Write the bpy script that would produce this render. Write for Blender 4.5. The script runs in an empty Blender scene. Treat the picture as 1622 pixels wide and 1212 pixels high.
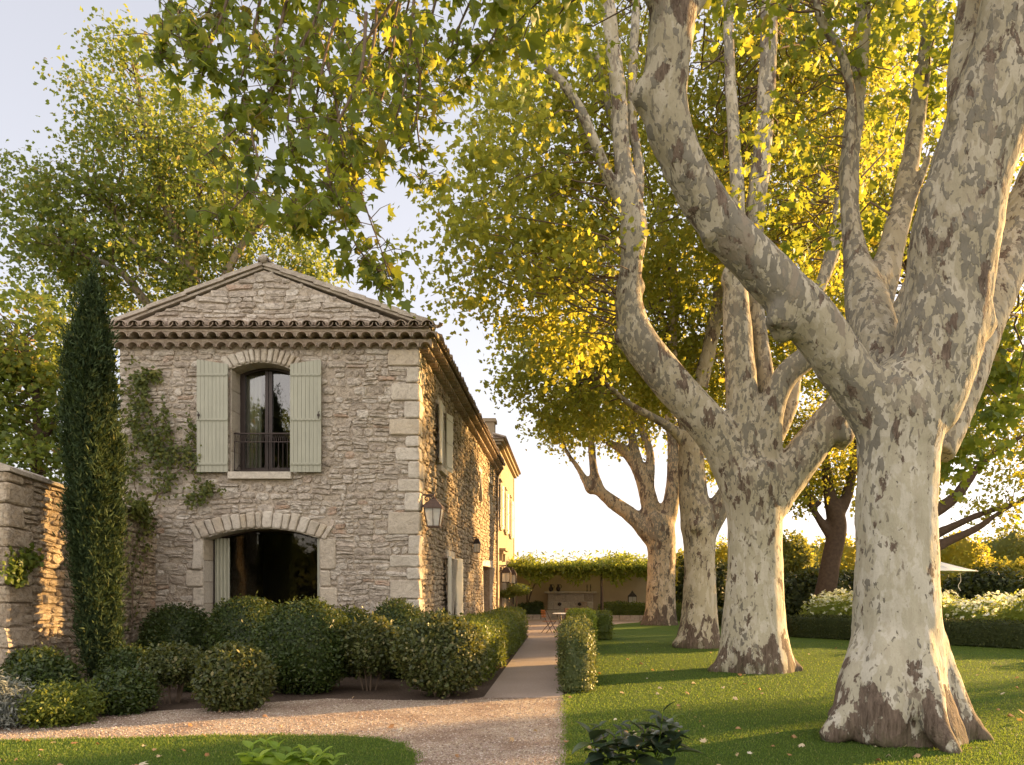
import bpy, bmesh, math, random
import numpy as np
from mathutils import Vector, Matrix, noise as mnoise

scene = bpy.context.scene
COL = scene.collection

# ------------------------------------------------------------------ camera
# photograph 1622 x 1212, level camera with a rising front: principal point (898, 930)
F, CX, CY, EYE = 1200.0, 898.0, 930.0, 1.75
cam = bpy.data.cameras.new('camera')
cam.sensor_width = 36.0
cam.lens = F / 1622 * 36
cam.shift_x = (811 - CX) / 1622
cam.shift_y = (CY - 606) / 1622
cam.clip_start = 0.1
cam.clip_end = 3000
camo = bpy.data.objects.new('camera', cam)
COL.objects.link(camo)
camo.location = (0, 0, EYE)
camo.rotation_euler = (math.pi / 2, 0, 0)
scene.camera = camo

# ------------------------------------------------------------------ light
SUN_AZ, SUN_EL = 62.0, 11.5
world = bpy.data.worlds.new('World')
scene.world = world
world.use_nodes = True
wn, wl = world.node_tree.nodes, world.node_tree.links
bg = wn['Background']
sky = wn.new('ShaderNodeTexSky')
sky.sky_type = 'NISHITA'
sky.sun_disc = False
sky.sun_elevation = math.radians(SUN_EL)
sky.sun_rotation = math.radians(SUN_AZ)
sky.dust_density = 1.5
gam = wn.new('ShaderNodeGamma')
gam.inputs[1].default_value = 0.52
mul = wn.new('ShaderNodeMix')
mul.data_type = 'RGBA'
mul.blend_type = 'MULTIPLY'
mul.inputs[0].default_value = 1.0
mul.inputs[7].default_value = (1.08, 1.01, 1.03, 1)
hsv = wn.new('ShaderNodeHueSaturation')
hsv.inputs['Saturation'].default_value = 0.48
wl.new(sky.outputs[0], gam.inputs[0])
wl.new(gam.outputs[0], hsv.inputs['Color'])
wl.new(hsv.outputs[0], mul.inputs[6])
# sky brightened overhead and behind the camera, added fill light for the house front
wtc = wn.new('ShaderNodeTexCoord')
wsep = wn.new('ShaderNodeSeparateXYZ')
wl.new(wtc.outputs['Generated'], wsep.inputs[0])
def wrange(sock, a, b):
    nd = wn.new('ShaderNodeMapRange')
    nd.interpolation_type = 'SMOOTHSTEP'
    nd.inputs[1].default_value = a
    nd.inputs[2].default_value = b
    wl.new(sock, nd.inputs[0])
    return nd.outputs[0]
wmax = wn.new('ShaderNodeMath')
wmax.operation = 'MAXIMUM'
wl.new(wrange(wsep.outputs[1], 0.05, -0.75), wmax.inputs[0])
wl.new(wrange(wsep.outputs[2], 0.70, 0.95), wmax.inputs[1])
cloud = wn.new('ShaderNodeMix')  # brightens only the unseen sky, as fill
cloud.data_type = 'RGBA'
cloud.blend_type = 'MULTIPLY'
cloud.inputs[7].default_value = (2.62, 2.40, 2.10, 1)
wl.new(wmax.outputs[0], cloud.inputs[0])
wl.new(mul.outputs[2], cloud.inputs[6])
wl.new(cloud.outputs[2], bg.inputs[0])
bg.inputs[1].default_value = 0.15

sun = bpy.data.lights.new('sun', 'SUN')
sun.energy = 5.0
sun.angle = math.radians(0.6)
sun.color = (1.0, 0.61, 0.23)
suno = bpy.data.objects.new('sun', sun)
COL.objects.link(suno)
_a, _e = math.radians(SUN_AZ), math.radians(SUN_EL)
TOSUN = Vector((math.sin(_a) * math.cos(_e), math.cos(_a) * math.cos(_e), math.sin(_e)))
suno.rotation_euler = TOSUN.to_track_quat('Z', 'Y').to_euler()
suno.location = (20, 12, 20)

scene.view_settings.view_transform = 'Standard'
scene.view_settings.look = 'None'
scene.view_settings.exposure = 1.95
scene.view_settings.gamma = 1.0
cy = scene.cycles
cy.max_bounces = 7
cy.diffuse_bounces = 4
cy.glossy_bounces = 3
cy.transmission_bounces = 4
cy.transparent_max_bounces = 6
cy.caustics_reflective = False
cy.caustics_refractive = False
cy.use_denoising = True
cy.sample_clamp_indirect = 6.0

# ------------------------------------------------------------------ helpers
def PT(px, py, d):
    """photo pixel at depth d -> world point"""
    return np.array(((px - CX) / F * d, d, EYE + (CY - py) / F * d))

def GP(px, py):
    """photo pixel on the ground -> (x, y)"""
    d = F * EYE / (py - CY)
    return ((px - CX) / F * d, d)

def tag(o, label, cat, group=None):
    o['label'] = label
    o['category'] = cat
    if group:
        o['group'] = group
    return o

def thing(name, label, cat, loc, group=None):
    o = bpy.data.objects.new(name, None)
    COL.objects.link(o)
    o.location = loc
    o.empty_display_size = 0.2
    return tag(o, label, cat, group)

def root_loc(o):
    while o.parent:
        o = o.parent
    return np.array(o.location)

def link_mesh(name, me, mat, parent=None, loc=(0, 0, 0), smooth=False):
    for m in (mat if isinstance(mat, (list, tuple)) else [mat]):
        me.materials.append(m)
    if smooth:
        me.polygons.foreach_set('use_smooth', np.ones(len(me.polygons), dtype=bool))
    o = bpy.data.objects.new(name, me)
    COL.objects.link(o)
    if parent is not None:
        o.parent = parent
    else:
        o.location = loc
    return o

def np_mesh(name, V, faces_list):
    """V (n,3); faces_list: list of int arrays (m,k)"""
    me = bpy.data.meshes.new(name)
    V = np.ascontiguousarray(V, dtype=np.float32)
    me.vertices.add(len(V))
    me.vertices.foreach_set('co', V.ravel())
    loops = np.concatenate([f.ravel() for f in faces_list]).astype(np.int32)
    starts, s = [], 0
    for f in faces_list:
        starts.append(s + np.arange(len(f)) * f.shape[1])
        s += f.size
    starts = np.concatenate(starts).astype(np.int32)
    me.loops.add(len(loops))
    me.loops.foreach_set('vertex_index', loops)
    me.polygons.add(len(starts))
    me.polygons.foreach_set('loop_start', starts)
    me.update(calc_edges=True)
    return me

def np_obj(name, V, faces_list, mat, parent=None, loc=(0, 0, 0), smooth=False):
    base = root_loc(parent) if parent is not None else np.array(loc, dtype=float)
    me = np_mesh(name, np.asarray(V, dtype=float) - base, faces_list)
    return link_mesh(name, me, mat, parent, loc, smooth)

class MB:
    """collects faces in world coordinates, links them as one mesh"""
    def __init__(self):
        self.v, self.f = [], []
    def add(self, vs, fs):
        n = len(self.v)
        self.v.extend([tuple(map(float, p)) for p in vs])
        self.f.extend([tuple(i + n for i in f) for f in fs])
    def box(self, x0, x1, y0, y1, z0, z1):
        self.add([(x0, y0, z0), (x1, y0, z0), (x1, y1, z0), (x0, y1, z0), (x0, y0, z1), (x1, y0, z1), (x1, y1, z1), (x0, y1, z1)],
                 [(0, 3, 2, 1), (4, 5, 6, 7), (0, 1, 5, 4), (1, 2, 6, 5), (2, 3, 7, 6), (3, 0, 4, 7)])
    def beam(self, a, b, w, h, up=(0, 0, 1)):
        a, b = np.array(a, float), np.array(b, float)
        t = (b - a) / np.linalg.norm(b - a)
        s = np.cross(t, up)
        if np.linalg.norm(s) < 1e-6:
            s = np.cross(t, (1, 0, 0))
        s /= np.linalg.norm(s)
        u = np.cross(s, t)
        vs = [p + s * i * w / 2 + u * j * h / 2 for p in (a, b) for i, j in ((-1, -1), (1, -1), (1, 1), (-1, 1))]
        self.add(vs, [(0, 1, 2, 3), (7, 6, 5, 4), (0, 4, 5, 1), (1, 5, 6, 2), (2, 6, 7, 3), (3, 7, 4, 0)])
    def tube(self, pts, rad, sides=8, caps=True):
        V, Fq, caps_ = sweep(pts, rad, sides)
        fs = [tuple(f) for f in Fq]
        if caps:
            fs += caps_
        self.add(V, fs)
    def lathe(self, c, prof, sides=20):
        """prof: (r, z) upward"""
        vs, fs = [], []
        for r, z in prof:
            for k in range(sides):
                a = 2 * math.pi * k / sides
                vs.append((c[0] + r * math.cos(a), c[1] + r * math.sin(a), c[2] + z))
        for i in range(len(prof) - 1):
            for k in range(sides):
                k2 = (k + 1) % sides
                fs.append((i * sides + k, i * sides + k2, (i + 1) * sides + k2, (i + 1) * sides + k))
        fs.append(tuple(range(sides - 1, -1, -1)))
        n = (len(prof) - 1) * sides
        fs.append(tuple(range(n, n + sides)))
        self.add(vs, fs)
    def ball(self, c, r, sq=(1, 1, 1), seg=10, ring=6):
        prof = [(r * math.sin(math.pi * i / ring), -r * math.cos(math.pi * i / ring)) for i in range(1, ring)]
        n0 = len(self.v)
        vs = [(c[0], c[1], c[2] - r * sq[2])]
        fs = []
        for rr, z in prof:
            for k in range(seg):
                a = 2 * math.pi * k / seg
                vs.append((c[0] + rr * math.cos(a) * sq[0], c[1] + rr * math.sin(a) * sq[1], c[2] + z * sq[2]))
        vs.append((c[0], c[1], c[2] + r * sq[2]))
        m = len(prof)
        for k in range(seg):
            k2 = (k + 1) % seg
            fs.append((0, 1 + k2, 1 + k))
            for i in range(m - 1):
                fs.append((1 + i * seg + k, 1 + i * seg + k2, 1 + (i + 1) * seg + k2, 1 + (i + 1) * seg + k))
            fs.append((len(vs) - 1, 1 + (m - 1) * seg + k, 1 + (m - 1) * seg + k2))
        self.add(vs, fs)
    def build(self, name, mat, parent=None, loc=(0, 0, 0), smooth=False):
        base = root_loc(parent) if parent is not None else np.array(loc, float)
        me = bpy.data.meshes.new(name)
        me.from_pydata([tuple(np.array(p) - base) for p in self.v], [], self.f)
        me.update()
        return link_mesh(name, me, mat, parent, loc, smooth)

def catmull(P, n):
    P = np.asarray(P, float)
    Q = np.vstack([2 * P[0] - P[1], P, 2 * P[-1] - P[-2]])
    out = []
    for i in range(1, len(Q) - 2):
        a, b, c, d = Q[i - 1], Q[i], Q[i + 1], Q[i + 2]
        for k in range(n):
            t = k / n
            out.append(0.5 * (2 * b + (c - a) * t + (2 * a - 5 * b + 4 * c - d) * t * t + (3 * b - a - 3 * c + d) * t ** 3))
    out.append(P[-1])
    return np.array(out)

def sweep(pts, rad, sides=8):
    pts = np.asarray(pts, float)
    n = len(pts)
    rad = np.broadcast_to(np.asarray(rad, float), (n,))
    T = np.gradient(pts, axis=0)
    T /= np.linalg.norm(T, axis=1)[:, None] + 1e-9
    ref = np.array((0.0, 1, 0)) if abs(T[0][1]) < 0.9 else np.array((1.0, 0, 0))
    s = np.cross(T[0], ref)
    s /= np.linalg.norm(s)
    V = np.zeros((n * sides, 3))
    ang = 2 * np.pi * np.arange(sides) / sides
    for i in range(n):
        s = s - T[i] * s.dot(T[i])
        s /= np.linalg.norm(s) + 1e-9
        u = np.cross(T[i], s)
        V[i * sides:(i + 1) * sides] = pts[i] + rad[i] * (np.cos(ang)[:, None] * s + np.sin(ang)[:, None] * u)
    i = np.arange(n - 1)[:, None] * sides
    k = np.arange(sides)[None, :]
    k2 = (k + 1) % sides
    Fq = np.stack([i + k, i + k2, i + sides + k2, i + sides + k], -1).reshape(-1, 4)
    caps = [tuple(range(sides - 1, -1, -1)), tuple(range((n - 1) * sides, n * sides))]
    return V, Fq, caps

# ------------------------------------------------------------------ node materials
class NT:
    def __init__(self, name):
        self.m = bpy.data.materials.new(name)
        self.m.use_nodes = True
        self.n, self.l = self.m.node_tree.nodes, self.m.node_tree.links
        self.p = self.n['Principled BSDF']
        self.out = self.n['Material Output']
    def new(self, t, **kw):
        nd = self.n.new(t)
        for k, v in kw.items():
            setattr(nd, k, v)
        return nd
    def put(self, sock, v):
        if isinstance(v, bpy.types.NodeSocket):
            self.l.new(v, sock)
        elif v is not None:
            sock.default_value = v
    def coord(self, scale=(1, 1, 1), kind='Object'):
        tc = self.new('ShaderNodeTexCoord')
        mp = self.new('ShaderNodeMapping')
        mp.inputs['Scale'].default_value = scale
        self.l.new(tc.outputs[kind], mp.inputs[0])
        return mp.outputs[0]
    def noise(self, vec, scale, detail=3, rough=0.55, dist=0.0):
        nd = self.new('ShaderNodeTexNoise')
        self.l.new(vec, nd.inputs['Vector'])
        nd.inputs['Scale'].default_value = scale
        nd.inputs['Detail'].default_value = detail
        nd.inputs['Roughness'].default_value = rough
        nd.inputs['Distortion'].default_value = dist
        return nd.outputs[0]
    def ramp(self, fac, stops, mode='LINEAR'):
        nd = self.new('ShaderNodeValToRGB')
        nd.color_ramp.interpolation = mode
        els = nd.color_ramp.elements
        while len(els) < len(stops):
            els.new(0.5)
        for e, (p, c) in zip(els, stops):
            e.position = p
            e.color = (*c, 1) if len(c) == 3 else c
        self.put(nd.inputs[0], fac)
        return nd.outputs[0]
    def mix(self, fac, a, b, mode='MIX'):
        nd = self.new('ShaderNodeMix', data_type='RGBA', blend_type=mode)
        self.put(nd.inputs[0], fac)
        self.put(nd.inputs[6], (*a, 1) if isinstance(a, tuple) and len(a) == 3 else a)
        self.put(nd.inputs[7], (*b, 1) if isinstance(b, tuple) and len(b) == 3 else b)
        return nd.outputs[2]
    def math(self, op, a, b=0.0):
        nd = self.new('ShaderNodeMath', operation=op)
        self.put(nd.inputs[0], a)
        self.put(nd.inputs[1], b)
        return nd.outputs[0]
    def step(self, v, lo, hi):
        nd = self.new('ShaderNodeMapRange')
        self.put(nd.inputs[0], v)
        nd.inputs[1].default_value = lo
        nd.inputs[2].default_value = hi
        return nd.outputs[0]
    def island(self):
        return self.new('ShaderNodeNewGeometry').outputs['Random Per Island']
    def bump(self, h, strength=0.5, dist=0.02, normal=None):
        nd = self.new('ShaderNodeBump')
        nd.inputs['Strength'].default_value = strength
        nd.inputs['Distance'].default_value = dist
        self.l.new(h, nd.inputs['Height'])
        if normal is not None:
            self.l.new(normal, nd.inputs['Normal'])
        return nd.outputs[0]
    def done(self, color=None, rough=None, normal=None, metal=None, spec=None):
        self.put(self.p.inputs['Base Color'], (*color, 1) if isinstance(color, tuple) and len(color) == 3 else color)
        self.put(self.p.inputs['Roughness'], rough)
        if normal is not None:
            self.l.new(normal, self.p.inputs['Normal'])
        self.put(self.p.inputs['Metallic'], metal)
        self.put(self.p.inputs['Specular IOR Level'], spec)
        return self.m

def m_stone(name, stops, grime=0.35, nscale=9, rough=0.95, crack=0.5):
    t = NT(name)
    v = t.coord()
    vh = t.coord((1, 1, 1.35))
    col = t.ramp(t.island(), stops)
    n1 = t.noise(v, nscale, 6, 0.68)
    n2 = t.noise(v, 1.3, 3)
    n3 = t.noise(v, 38, 5, 0.72)
    n4 = t.noise(vh, 7.5, 5, 0.62, 0.9)
    col = t.mix(t.step(n1, 0.38, 0.66), col, t.mix(0.55, col, (0.62, 0.55, 0.46)))
    col = t.mix(t.math('MULTIPLY', t.step(n3, 0.5, 0.72), grime), col, (0.15, 0.12, 0.095))
    col = t.mix(t.math('MULTIPLY', t.step(n2, 0.5, 0.75), 0.4), col, (0.35, 0.285, 0.235))
    ridge = t.step(t.math('ABSOLUTE', t.math('SUBTRACT', n4, 0.5)), 0.035, 0.0)
    col = t.mix(t.math('MULTIPLY', ridge, crack), col, (0.13, 0.10, 0.08))
    b = t.bump(n1, 0.75 * rough, 0.045)
    b = t.bump(ridge, -0.8 * rough if False else 0.6 * rough, -0.02, b)
    b = t.bump(n3, 0.6 * rough, 0.016, b)
    return t.done(col, 0.93, b, spec=0.15)

def m_plain(name, color, rough=0.6, metal=0.0, var=0.12, scale=8, bump=0.15, spec=0.4):
    t = NT(name)
    v = t.coord()
    n = t.noise(v, scale, 4)
    dark = tuple(c * (1 - var * 2) for c in color)
    col = t.mix(n, dark, tuple(min(1, c * (1 + var)) for c in color))
    n2 = t.noise(v, scale * 7, 3)
    return t.done(col, rough, t.bump(n2, bump, 0.004), metal, spec)

def m_leaf(name, stops, trans=0.45, tcol=(0.55, 0.48, 0.05), rough=0.5, tmix=0.5, spec=0.3):
    """leaf: diffuse front plus light through the blade; colour per leaf"""
    t = NT(name)
    col = t.ramp(t.island(), stops)
    v = t.coord()
    col = t.mix(t.math('MULTIPLY', t.noise(v, 0.9, 2), 0.5), col, t.mix(1.0, col, (0.75, 0.85, 0.7), 'MULTIPLY'))
    t.done(col, rough, spec=spec)
    tr = t.new('ShaderNodeBsdfTranslucent')
    tc = t.mix(tmix, t.mix(1.0, col, (2.4, 2.4, 1.5), 'MULTIPLY'), tcol)
    t.put(tr.inputs['Color'], tc)
    ms = t.new('ShaderNodeMixShader')
    ms.inputs[0].default_value = trans
    t.l.new(t.p.outputs[0], ms.inputs[1])
    t.l.new(tr.outputs[0], ms.inputs[2])
    t.l.new(ms.outputs[0], t.out.inputs['Surface'])
    return t.m

def m_bark(name, seed=0.0, pale=(0.45, 0.415, 0.34), scale=1.0, brown=0.60, green=0.555):
    t = NT(name)
    def shifted(vec, o):
        nd = t.new('ShaderNodeVectorMath', operation='ADD')
        t.l.new(vec, nd.inputs[0])
        nd.inputs[1].default_value = o
        return nd.outputs[0]
    v = shifted(t.coord((1, 1, 0.5)), (seed, seed * 0.7, seed * 1.3))
    vs = shifted(t.coord((1, 1, 0.16)), (seed, seed, 0))
    big = t.noise(v, 1.0 * scale, 2)
    fine = t.noise(v, 55 * scale, 5, 0.75)
    mid = t.noise(v, 9 * scale, 3, 0.6, 0.6)
    streak = t.noise(vs, 9 * scale, 4, 0.6)
    pal2 = t.noise(v, 6 * scale, 3, 0.55, 0.3)
    base = t.mix(t.step(pal2, 0.45, 0.50), tuple(c * 1.08 for c in pale), tuple(c * f for c, f in zip(pale, (0.90, 0.89, 0.82))))
    base = t.mix(t.math('MULTIPLY', t.step(streak, 0.45, 0.75), 0.45), base, (0.27, 0.23, 0.165))
    sep = t.new('ShaderNodeSeparateXYZ')
    tc = t.new('ShaderNodeTexCoord')
    t.l.new(tc.outputs['Object'], sep.inputs[0])
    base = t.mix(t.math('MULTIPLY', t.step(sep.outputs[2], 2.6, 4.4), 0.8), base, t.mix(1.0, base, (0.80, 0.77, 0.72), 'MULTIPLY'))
    local = t.math('MULTIPLY', t.math('SUBTRACT', big, 0.5), 0.6)
    local = t.math('ADD', local, t.math('MULTIPLY', t.math('SUBTRACT', t.step(sep.outputs[2], 2.4, 4.2), 0.8), 0.075))
    g = t.math('ADD', t.noise(v, 11.5 * scale, 2.8, 0.54, 0.4), local)
    grey = t.mix(mid, (0.135, 0.122, 0.098), (0.225, 0.205, 0.165))
    base = t.mix(t.step(g, green, green + 0.010), base, grey)
    g3 = t.math('ADD', t.noise(shifted(v, (13, 2, 6)), 3.6 * scale, 5, 0.6, 0.3), t.math('MULTIPLY', local, 0.4))
    base = t.mix(t.step(g3, 0.615, 0.628), base, t.mix(mid, (0.19, 0.155, 0.115), (0.28, 0.24, 0.185)))
    g2 = t.math('ADD', t.noise(shifted(v, (3, 9, 4)), 14 * scale, 2, 0.5, 0.5), t.math('MULTIPLY', local, 0.5))
    base = t.mix(t.math('MULTIPLY', t.step(g2, 0.60, 0.612), 0.85), base, (0.21, 0.185, 0.14))
    foot = t.math('MULTIPLY', t.step(sep.outputs[2], 1.0, 0.0), 0.19)
    br = t.math('ADD', t.noise(shifted(v, (7.1, 3.3, 5.9)), 3.6 * scale, 8, 0.66, 0.3), t.math('ADD', foot, t.math('MULTIPLY', t.step(sep.outputs[2], 2.0, 3.4), 0.022)))
    brc = t.mix(t.step(t.noise(vs, 26 * scale, 5, 0.7), 0.35, 0.68), (0.07, 0.05, 0.037), (0.20, 0.15, 0.115))
    isbr = t.step(br, brown, brown + 0.02)
    col = t.mix(isbr, base, brc)
    col = t.mix(t.math('MULTIPLY', t.step(fine, 0.52, 0.78), 0.4), col, (0.17, 0.145, 0.11))
    moss = t.math('MULTIPLY', t.step(sep.outputs[2], 0.30, 0.02), t.step(mid, 0.42, 0.6))
    col = t.mix(t.math('MULTIPLY', moss, 0.6), col, (0.085, 0.085, 0.04))
    b = t.bump(t.math('ADD', t.step(g, green - 0.01, green + 0.03), t.math('MULTIPLY', isbr, 1.5)), 0.55, 0.014)
    b = t.bump(mid, 0.5, 0.035, b)
    b = t.bump(streak, 0.35, 0.02, b)
    b = t.bump(fine, 0.5, 0.009, b)
    return t.done(col, 0.88, b, spec=0.15)

M = {}
M['rubble'] = m_stone('rubble limestone', [(0, (0.38, 0.315, 0.255)), (0.2, (0.47, 0.405, 0.34)), (0.55, (0.53, 0.465, 0.395)), (0.82, (0.59, 0.53, 0.46)), (0.955, (0.67, 0.615, 0.545)), (0.975, (0.46, 0.31, 0.22)), (1, (0.48, 0.34, 0.25))])
M['rubble_amber_light'] = m_stone('rubble with amber light tint', [(0, (0.28, 0.205, 0.13)), (0.3, (0.355, 0.27, 0.18)), (0.65, (0.42, 0.33, 0.225)), (0.93, (0.49, 0.40, 0.285)), (1, (0.40, 0.255, 0.165))], 0.4)  # darker amber copy of the rubble: low sun and shade put into the colour
M['mortar_amber_light'] = m_stone('mortar with amber light tint', [(0, (0.35, 0.265, 0.175)), (1, (0.35, 0.265, 0.175))], 0.5, 11)  # same amber sun tint put into the mortar colour
M['mortar'] = m_stone('lime mortar', [(0, (0.48, 0.40, 0.315)), (1, (0.48, 0.40, 0.315))], 0.5, 11)
M['ashlar'] = m_stone('cut limestone', [(0, (0.50, 0.43, 0.34)), (0.4, (0.59, 0.53, 0.445)), (0.75, (0.65, 0.595, 0.515)), (1, (0.55, 0.455, 0.33))], 0.36, 7, 0.8, 0.2)
M['coping'] = m_stone('weathered coping', [(0, (0.36, 0.31, 0.26)), (1, (0.50, 0.44, 0.37))], 0.45, 6, 0.7, 0.25)
M['tile'] = m_stone('canal tile', [(0, (0.22, 0.16, 0.125)), (0.4, (0.31, 0.225, 0.17)), (0.7, (0.38, 0.28, 0.21)), (1, (0.27, 0.22, 0.18))], 0.5, 12, 0.5, 0.1)
M['genoise'] = m_stone('genoise mortar', [(0, (0.36, 0.28, 0.21)), (1, (0.44, 0.35, 0.27))], 0.35, 12, 0.7, 0.2)
M['plaster'] = m_plain('ochre plaster', (0.34, 0.275, 0.195), 0.9, 0, 0.1, 1.6, 0.25, 0.1)
M['patio_plaster'] = m_plain('patio plaster', (0.46, 0.36, 0.25), 0.9, 0, 0.12, 1.2, 0.25, 0.1)
M['shutter'] = m_plain('sage shutter paint', (0.385, 0.38, 0.305), 0.55, 0, 0.05, 3, 0.1)
def m_paint(name, color):
    t = NT(name)
    v, vs = t.coord((1, 1, 1)), t.coord((1, 1, 0.08))
    a, b, c = t.noise(vs, 16, 4, 0.6), t.noise(v, 2.2, 4), t.noise(v, 60, 3, 0.7)
    col = t.mix(t.math('MULTIPLY', t.step(a, 0.42, 0.75), 0.5), color, tuple(k * 0.68 for k in color))
    col = t.mix(t.math('MULTIPLY', t.step(b, 0.5, 0.8), 0.4), col, tuple(min(1, k * 1.25) for k in color))
    col = t.mix(t.math('MULTIPLY', t.step(c, 0.68, 0.74), 0.5), col, (0.30, 0.26, 0.20))
    return t.done(col, 0.62, t.bump(a, 0.15, 0.004), spec=0.3)
M['shutter'] = m_paint('weathered sage paint', (0.385, 0.38, 0.305))
M['shutter_white'] = m_plain('pale shutter paint', (0.66, 0.62, 0.52), 0.55, 0, 0.05, 3, 0.1)
M['bronze'] = m_plain('dark bronze frame', (0.045, 0.032, 0.028), 0.45, 0.2, 0.15, 10, 0.1)
M['iron'] = m_plain('wrought iron', (0.06, 0.045, 0.04), 0.5, 0.6, 0.2, 20, 0.2)
M['rust'] = m_plain('brown lantern metal', (0.12, 0.08, 0.062), 0.5, 0.6, 0.2, 20, 0.2)
M['zinc'] = m_plain('zinc gutter', (0.32, 0.25, 0.19), 0.45, 0.6, 0.15, 9, 0.1)
M['curtain'] = m_plain('linen curtain', (0.46, 0.45, 0.36), 0.9, 0, 0.08, 5, 0.1)
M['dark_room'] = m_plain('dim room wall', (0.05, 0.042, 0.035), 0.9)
M['wood'] = m_plain('orange garden wood', (0.34, 0.14, 0.05), 0.45, 0, 0.2, 12, 0.2)
M['canvas'] = m_plain('white canvas', (0.78, 0.76, 0.72), 0.9, 0, 0.04, 3, 0.1)
M['oldwood'] = m_plain('weathered door wood', (0.17, 0.125, 0.09), 0.75, 0, 0.2, 9, 0.3)

def m_glass(name, ior, add):
    t = NT(name)
    gl = t.new('ShaderNodeBsdfGlossy')
    gl.inputs['Roughness'].default_value = 0.02
    tr = t.new('ShaderNodeBsdfTransparent')
    tr.inputs[0].default_value = (0.75, 0.78, 0.76, 1)
    ms = t.new('ShaderNodeMixShader')
    fr = t.new('ShaderNodeFresnel')
    fr.inputs[0].default_value = ior
    nz = t.noise(t.coord(), 1.2, 1)
    b = t.bump(nz, 0.03, 0.02)
    t.l.new(b, gl.inputs['Normal'])
    t.l.new(t.math('ADD', fr.outputs[0], add), ms.inputs[0])
    t.l.new(tr.outputs[0], ms.inputs[1])
    t.l.new(gl.outputs[0], ms.inputs[2])
    t.l.new(ms.outputs[0], t.out.inputs['Surface'])
    return t.m
M['glass'] = m_glass('window glass', 1.75, .07)
M['bay_glass'] = m_glass('bay glass', 1.35, 0.012)
def m_lampglass():
    t = NT('frosted lantern glass')
    t.done((0.7, 0.68, 0.62), 0.25)
    tr = t.new('ShaderNodeBsdfTransparent')
    ms = t.new('ShaderNodeMixShader')
    ms.inputs[0].default_value = 0.45
    t.l.new(t.p.outputs[0], ms.inputs[1])
    t.l.new(tr.outputs[0], ms.inputs[2])
    t.l.new(ms.outputs[0], t.out.inputs['Surface'])
    return t.m
M['lampglass'] = m_lampglass()

GREEN = [(0, (0.060, 0.098, 0.016)), (0.35, (0.098, 0.142, 0.022)), (0.75, (0.145, 0.185, 0.030)), (0.94, (0.21, 0.215, 0.036)), (0.97, (0.24, 0.19, 0.03)), (1, (0.22, 0.12, 0.03))]
YGREEN = [(0, (0.066, 0.105, 0.014)), (0.4, (0.110, 0.152, 0.019)), (0.82, (0.155, 0.19, 0.026)), (0.97, (0.22, 0.21, 0.034)), (1, (0.28, 0.19, 0.03))]
M['leaf_near'] = m_leaf('plane leaf', GREEN, 0.46, (0.60, 0.58, 0.06))
M['leaf_plane'] = m_leaf('plane leaf yellowing', YGREEN, 0.56, (0.78, 0.62, 0.09))
M['leaf_back'] = m_leaf('far plane leaf', [(0, (0.055, 0.085, 0.016)), (0.4, (0.095, 0.128, 0.024)), (0.8, (0.145, 0.17, 0.036)), (0.96, (0.22, 0.19, 0.045)), (1, (0.26, 0.15, 0.045))], 0.44, (0.50, 0.54, 0.09))
M['leaf_box'] = m_leaf('clipped evergreen leaf', [(0, (0.022, 0.038, 0.009)), (0.5, (0.037, 0.060, 0.013)), (0.88, (0.058, 0.083, 0.018)), (1, (0.10, 0.105, 0.026))], 0.15, (0.25, 0.25, 0.03), 0.42, spec=0.3)
M['leaf_olive'] = m_leaf('pale variegated leaf', [(0, (0.035, 0.048, 0.014)), (0.55, (0.062, 0.078, 0.022)), (0.88, (0.11, 0.12, 0.036)), (1, (0.24, 0.21, 0.10))], 0.22, (0.34, 0.30, 0.04), 0.42, spec=0.35)
M['leaf_hedge'] = m_leaf('hedge leaf', [(0, (0.05, 0.075, 0.014)), (0.6, (0.09, 0.125, 0.02)), (1, (0.17, 0.18, 0.03))], 0.3, (0.4, 0.4, 0.05), 0.45)
M['leaf_near_hedge'] = m_leaf('grey green hedge leaf', [(0, (0.045, 0.062, 0.022)), (0.6, (0.085, 0.11, 0.038)), (1, (0.17, 0.17, 0.06))], 0.25, (0.35, 0.34, 0.06), 0.45)
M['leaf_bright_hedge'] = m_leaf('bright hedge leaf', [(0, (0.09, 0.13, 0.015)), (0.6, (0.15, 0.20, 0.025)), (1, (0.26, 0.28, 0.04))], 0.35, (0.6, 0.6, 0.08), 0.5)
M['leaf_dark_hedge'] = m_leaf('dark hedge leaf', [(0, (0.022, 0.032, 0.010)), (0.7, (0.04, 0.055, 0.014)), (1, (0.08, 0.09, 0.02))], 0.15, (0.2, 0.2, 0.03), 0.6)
M['leaf_yellow'] = m_leaf('sunny shrub leaf', [(0, (0.10, 0.12, 0.015)), (0.6, (0.20, 0.20, 0.03)), (1, (0.34, 0.27, 0.04))], 0.5, (0.85, 0.68, 0.10), 0.6)
M['leaf_wood'] = m_leaf('background leaf', [(0, (0.05, 0.07, 0.016)), (0.6, (0.10, 0.12, 0.03)), (1, (0.17, 0.16, 0.04))], 0.4, (0.6, 0.52, 0.08), 0.6)
M['leaf_cypress'] = m_leaf('cypress spray', [(0, (0.022, 0.038, 0.016)), (0.6, (0.042, 0.064, 0.026)), (0.93, (0.07, 0.095, 0.036)), (1, (0.10, 0.09, 0.03))], 0.12, (0.15, 0.2, 0.04), 0.7, spec=0.15)
M['leaf_ivy'] = m_leaf('climber leaf', [(0, (0.05, 0.068, 0.015)), (0.6, (0.10, 0.12, 0.026)), (1, (0.19, 0.18, 0.045))], 0.25, (0.3, 0.3, 0.05), 0.5)
M['leaf_vine'] = m_leaf('wisteria leaf', [(0, (0.09, 0.125, 0.02)), (0.6, (0.16, 0.20, 0.035)), (1, (0.26, 0.26, 0.05))], 0.45, (0.6, 0.62, 0.12), 0.55)
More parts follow.
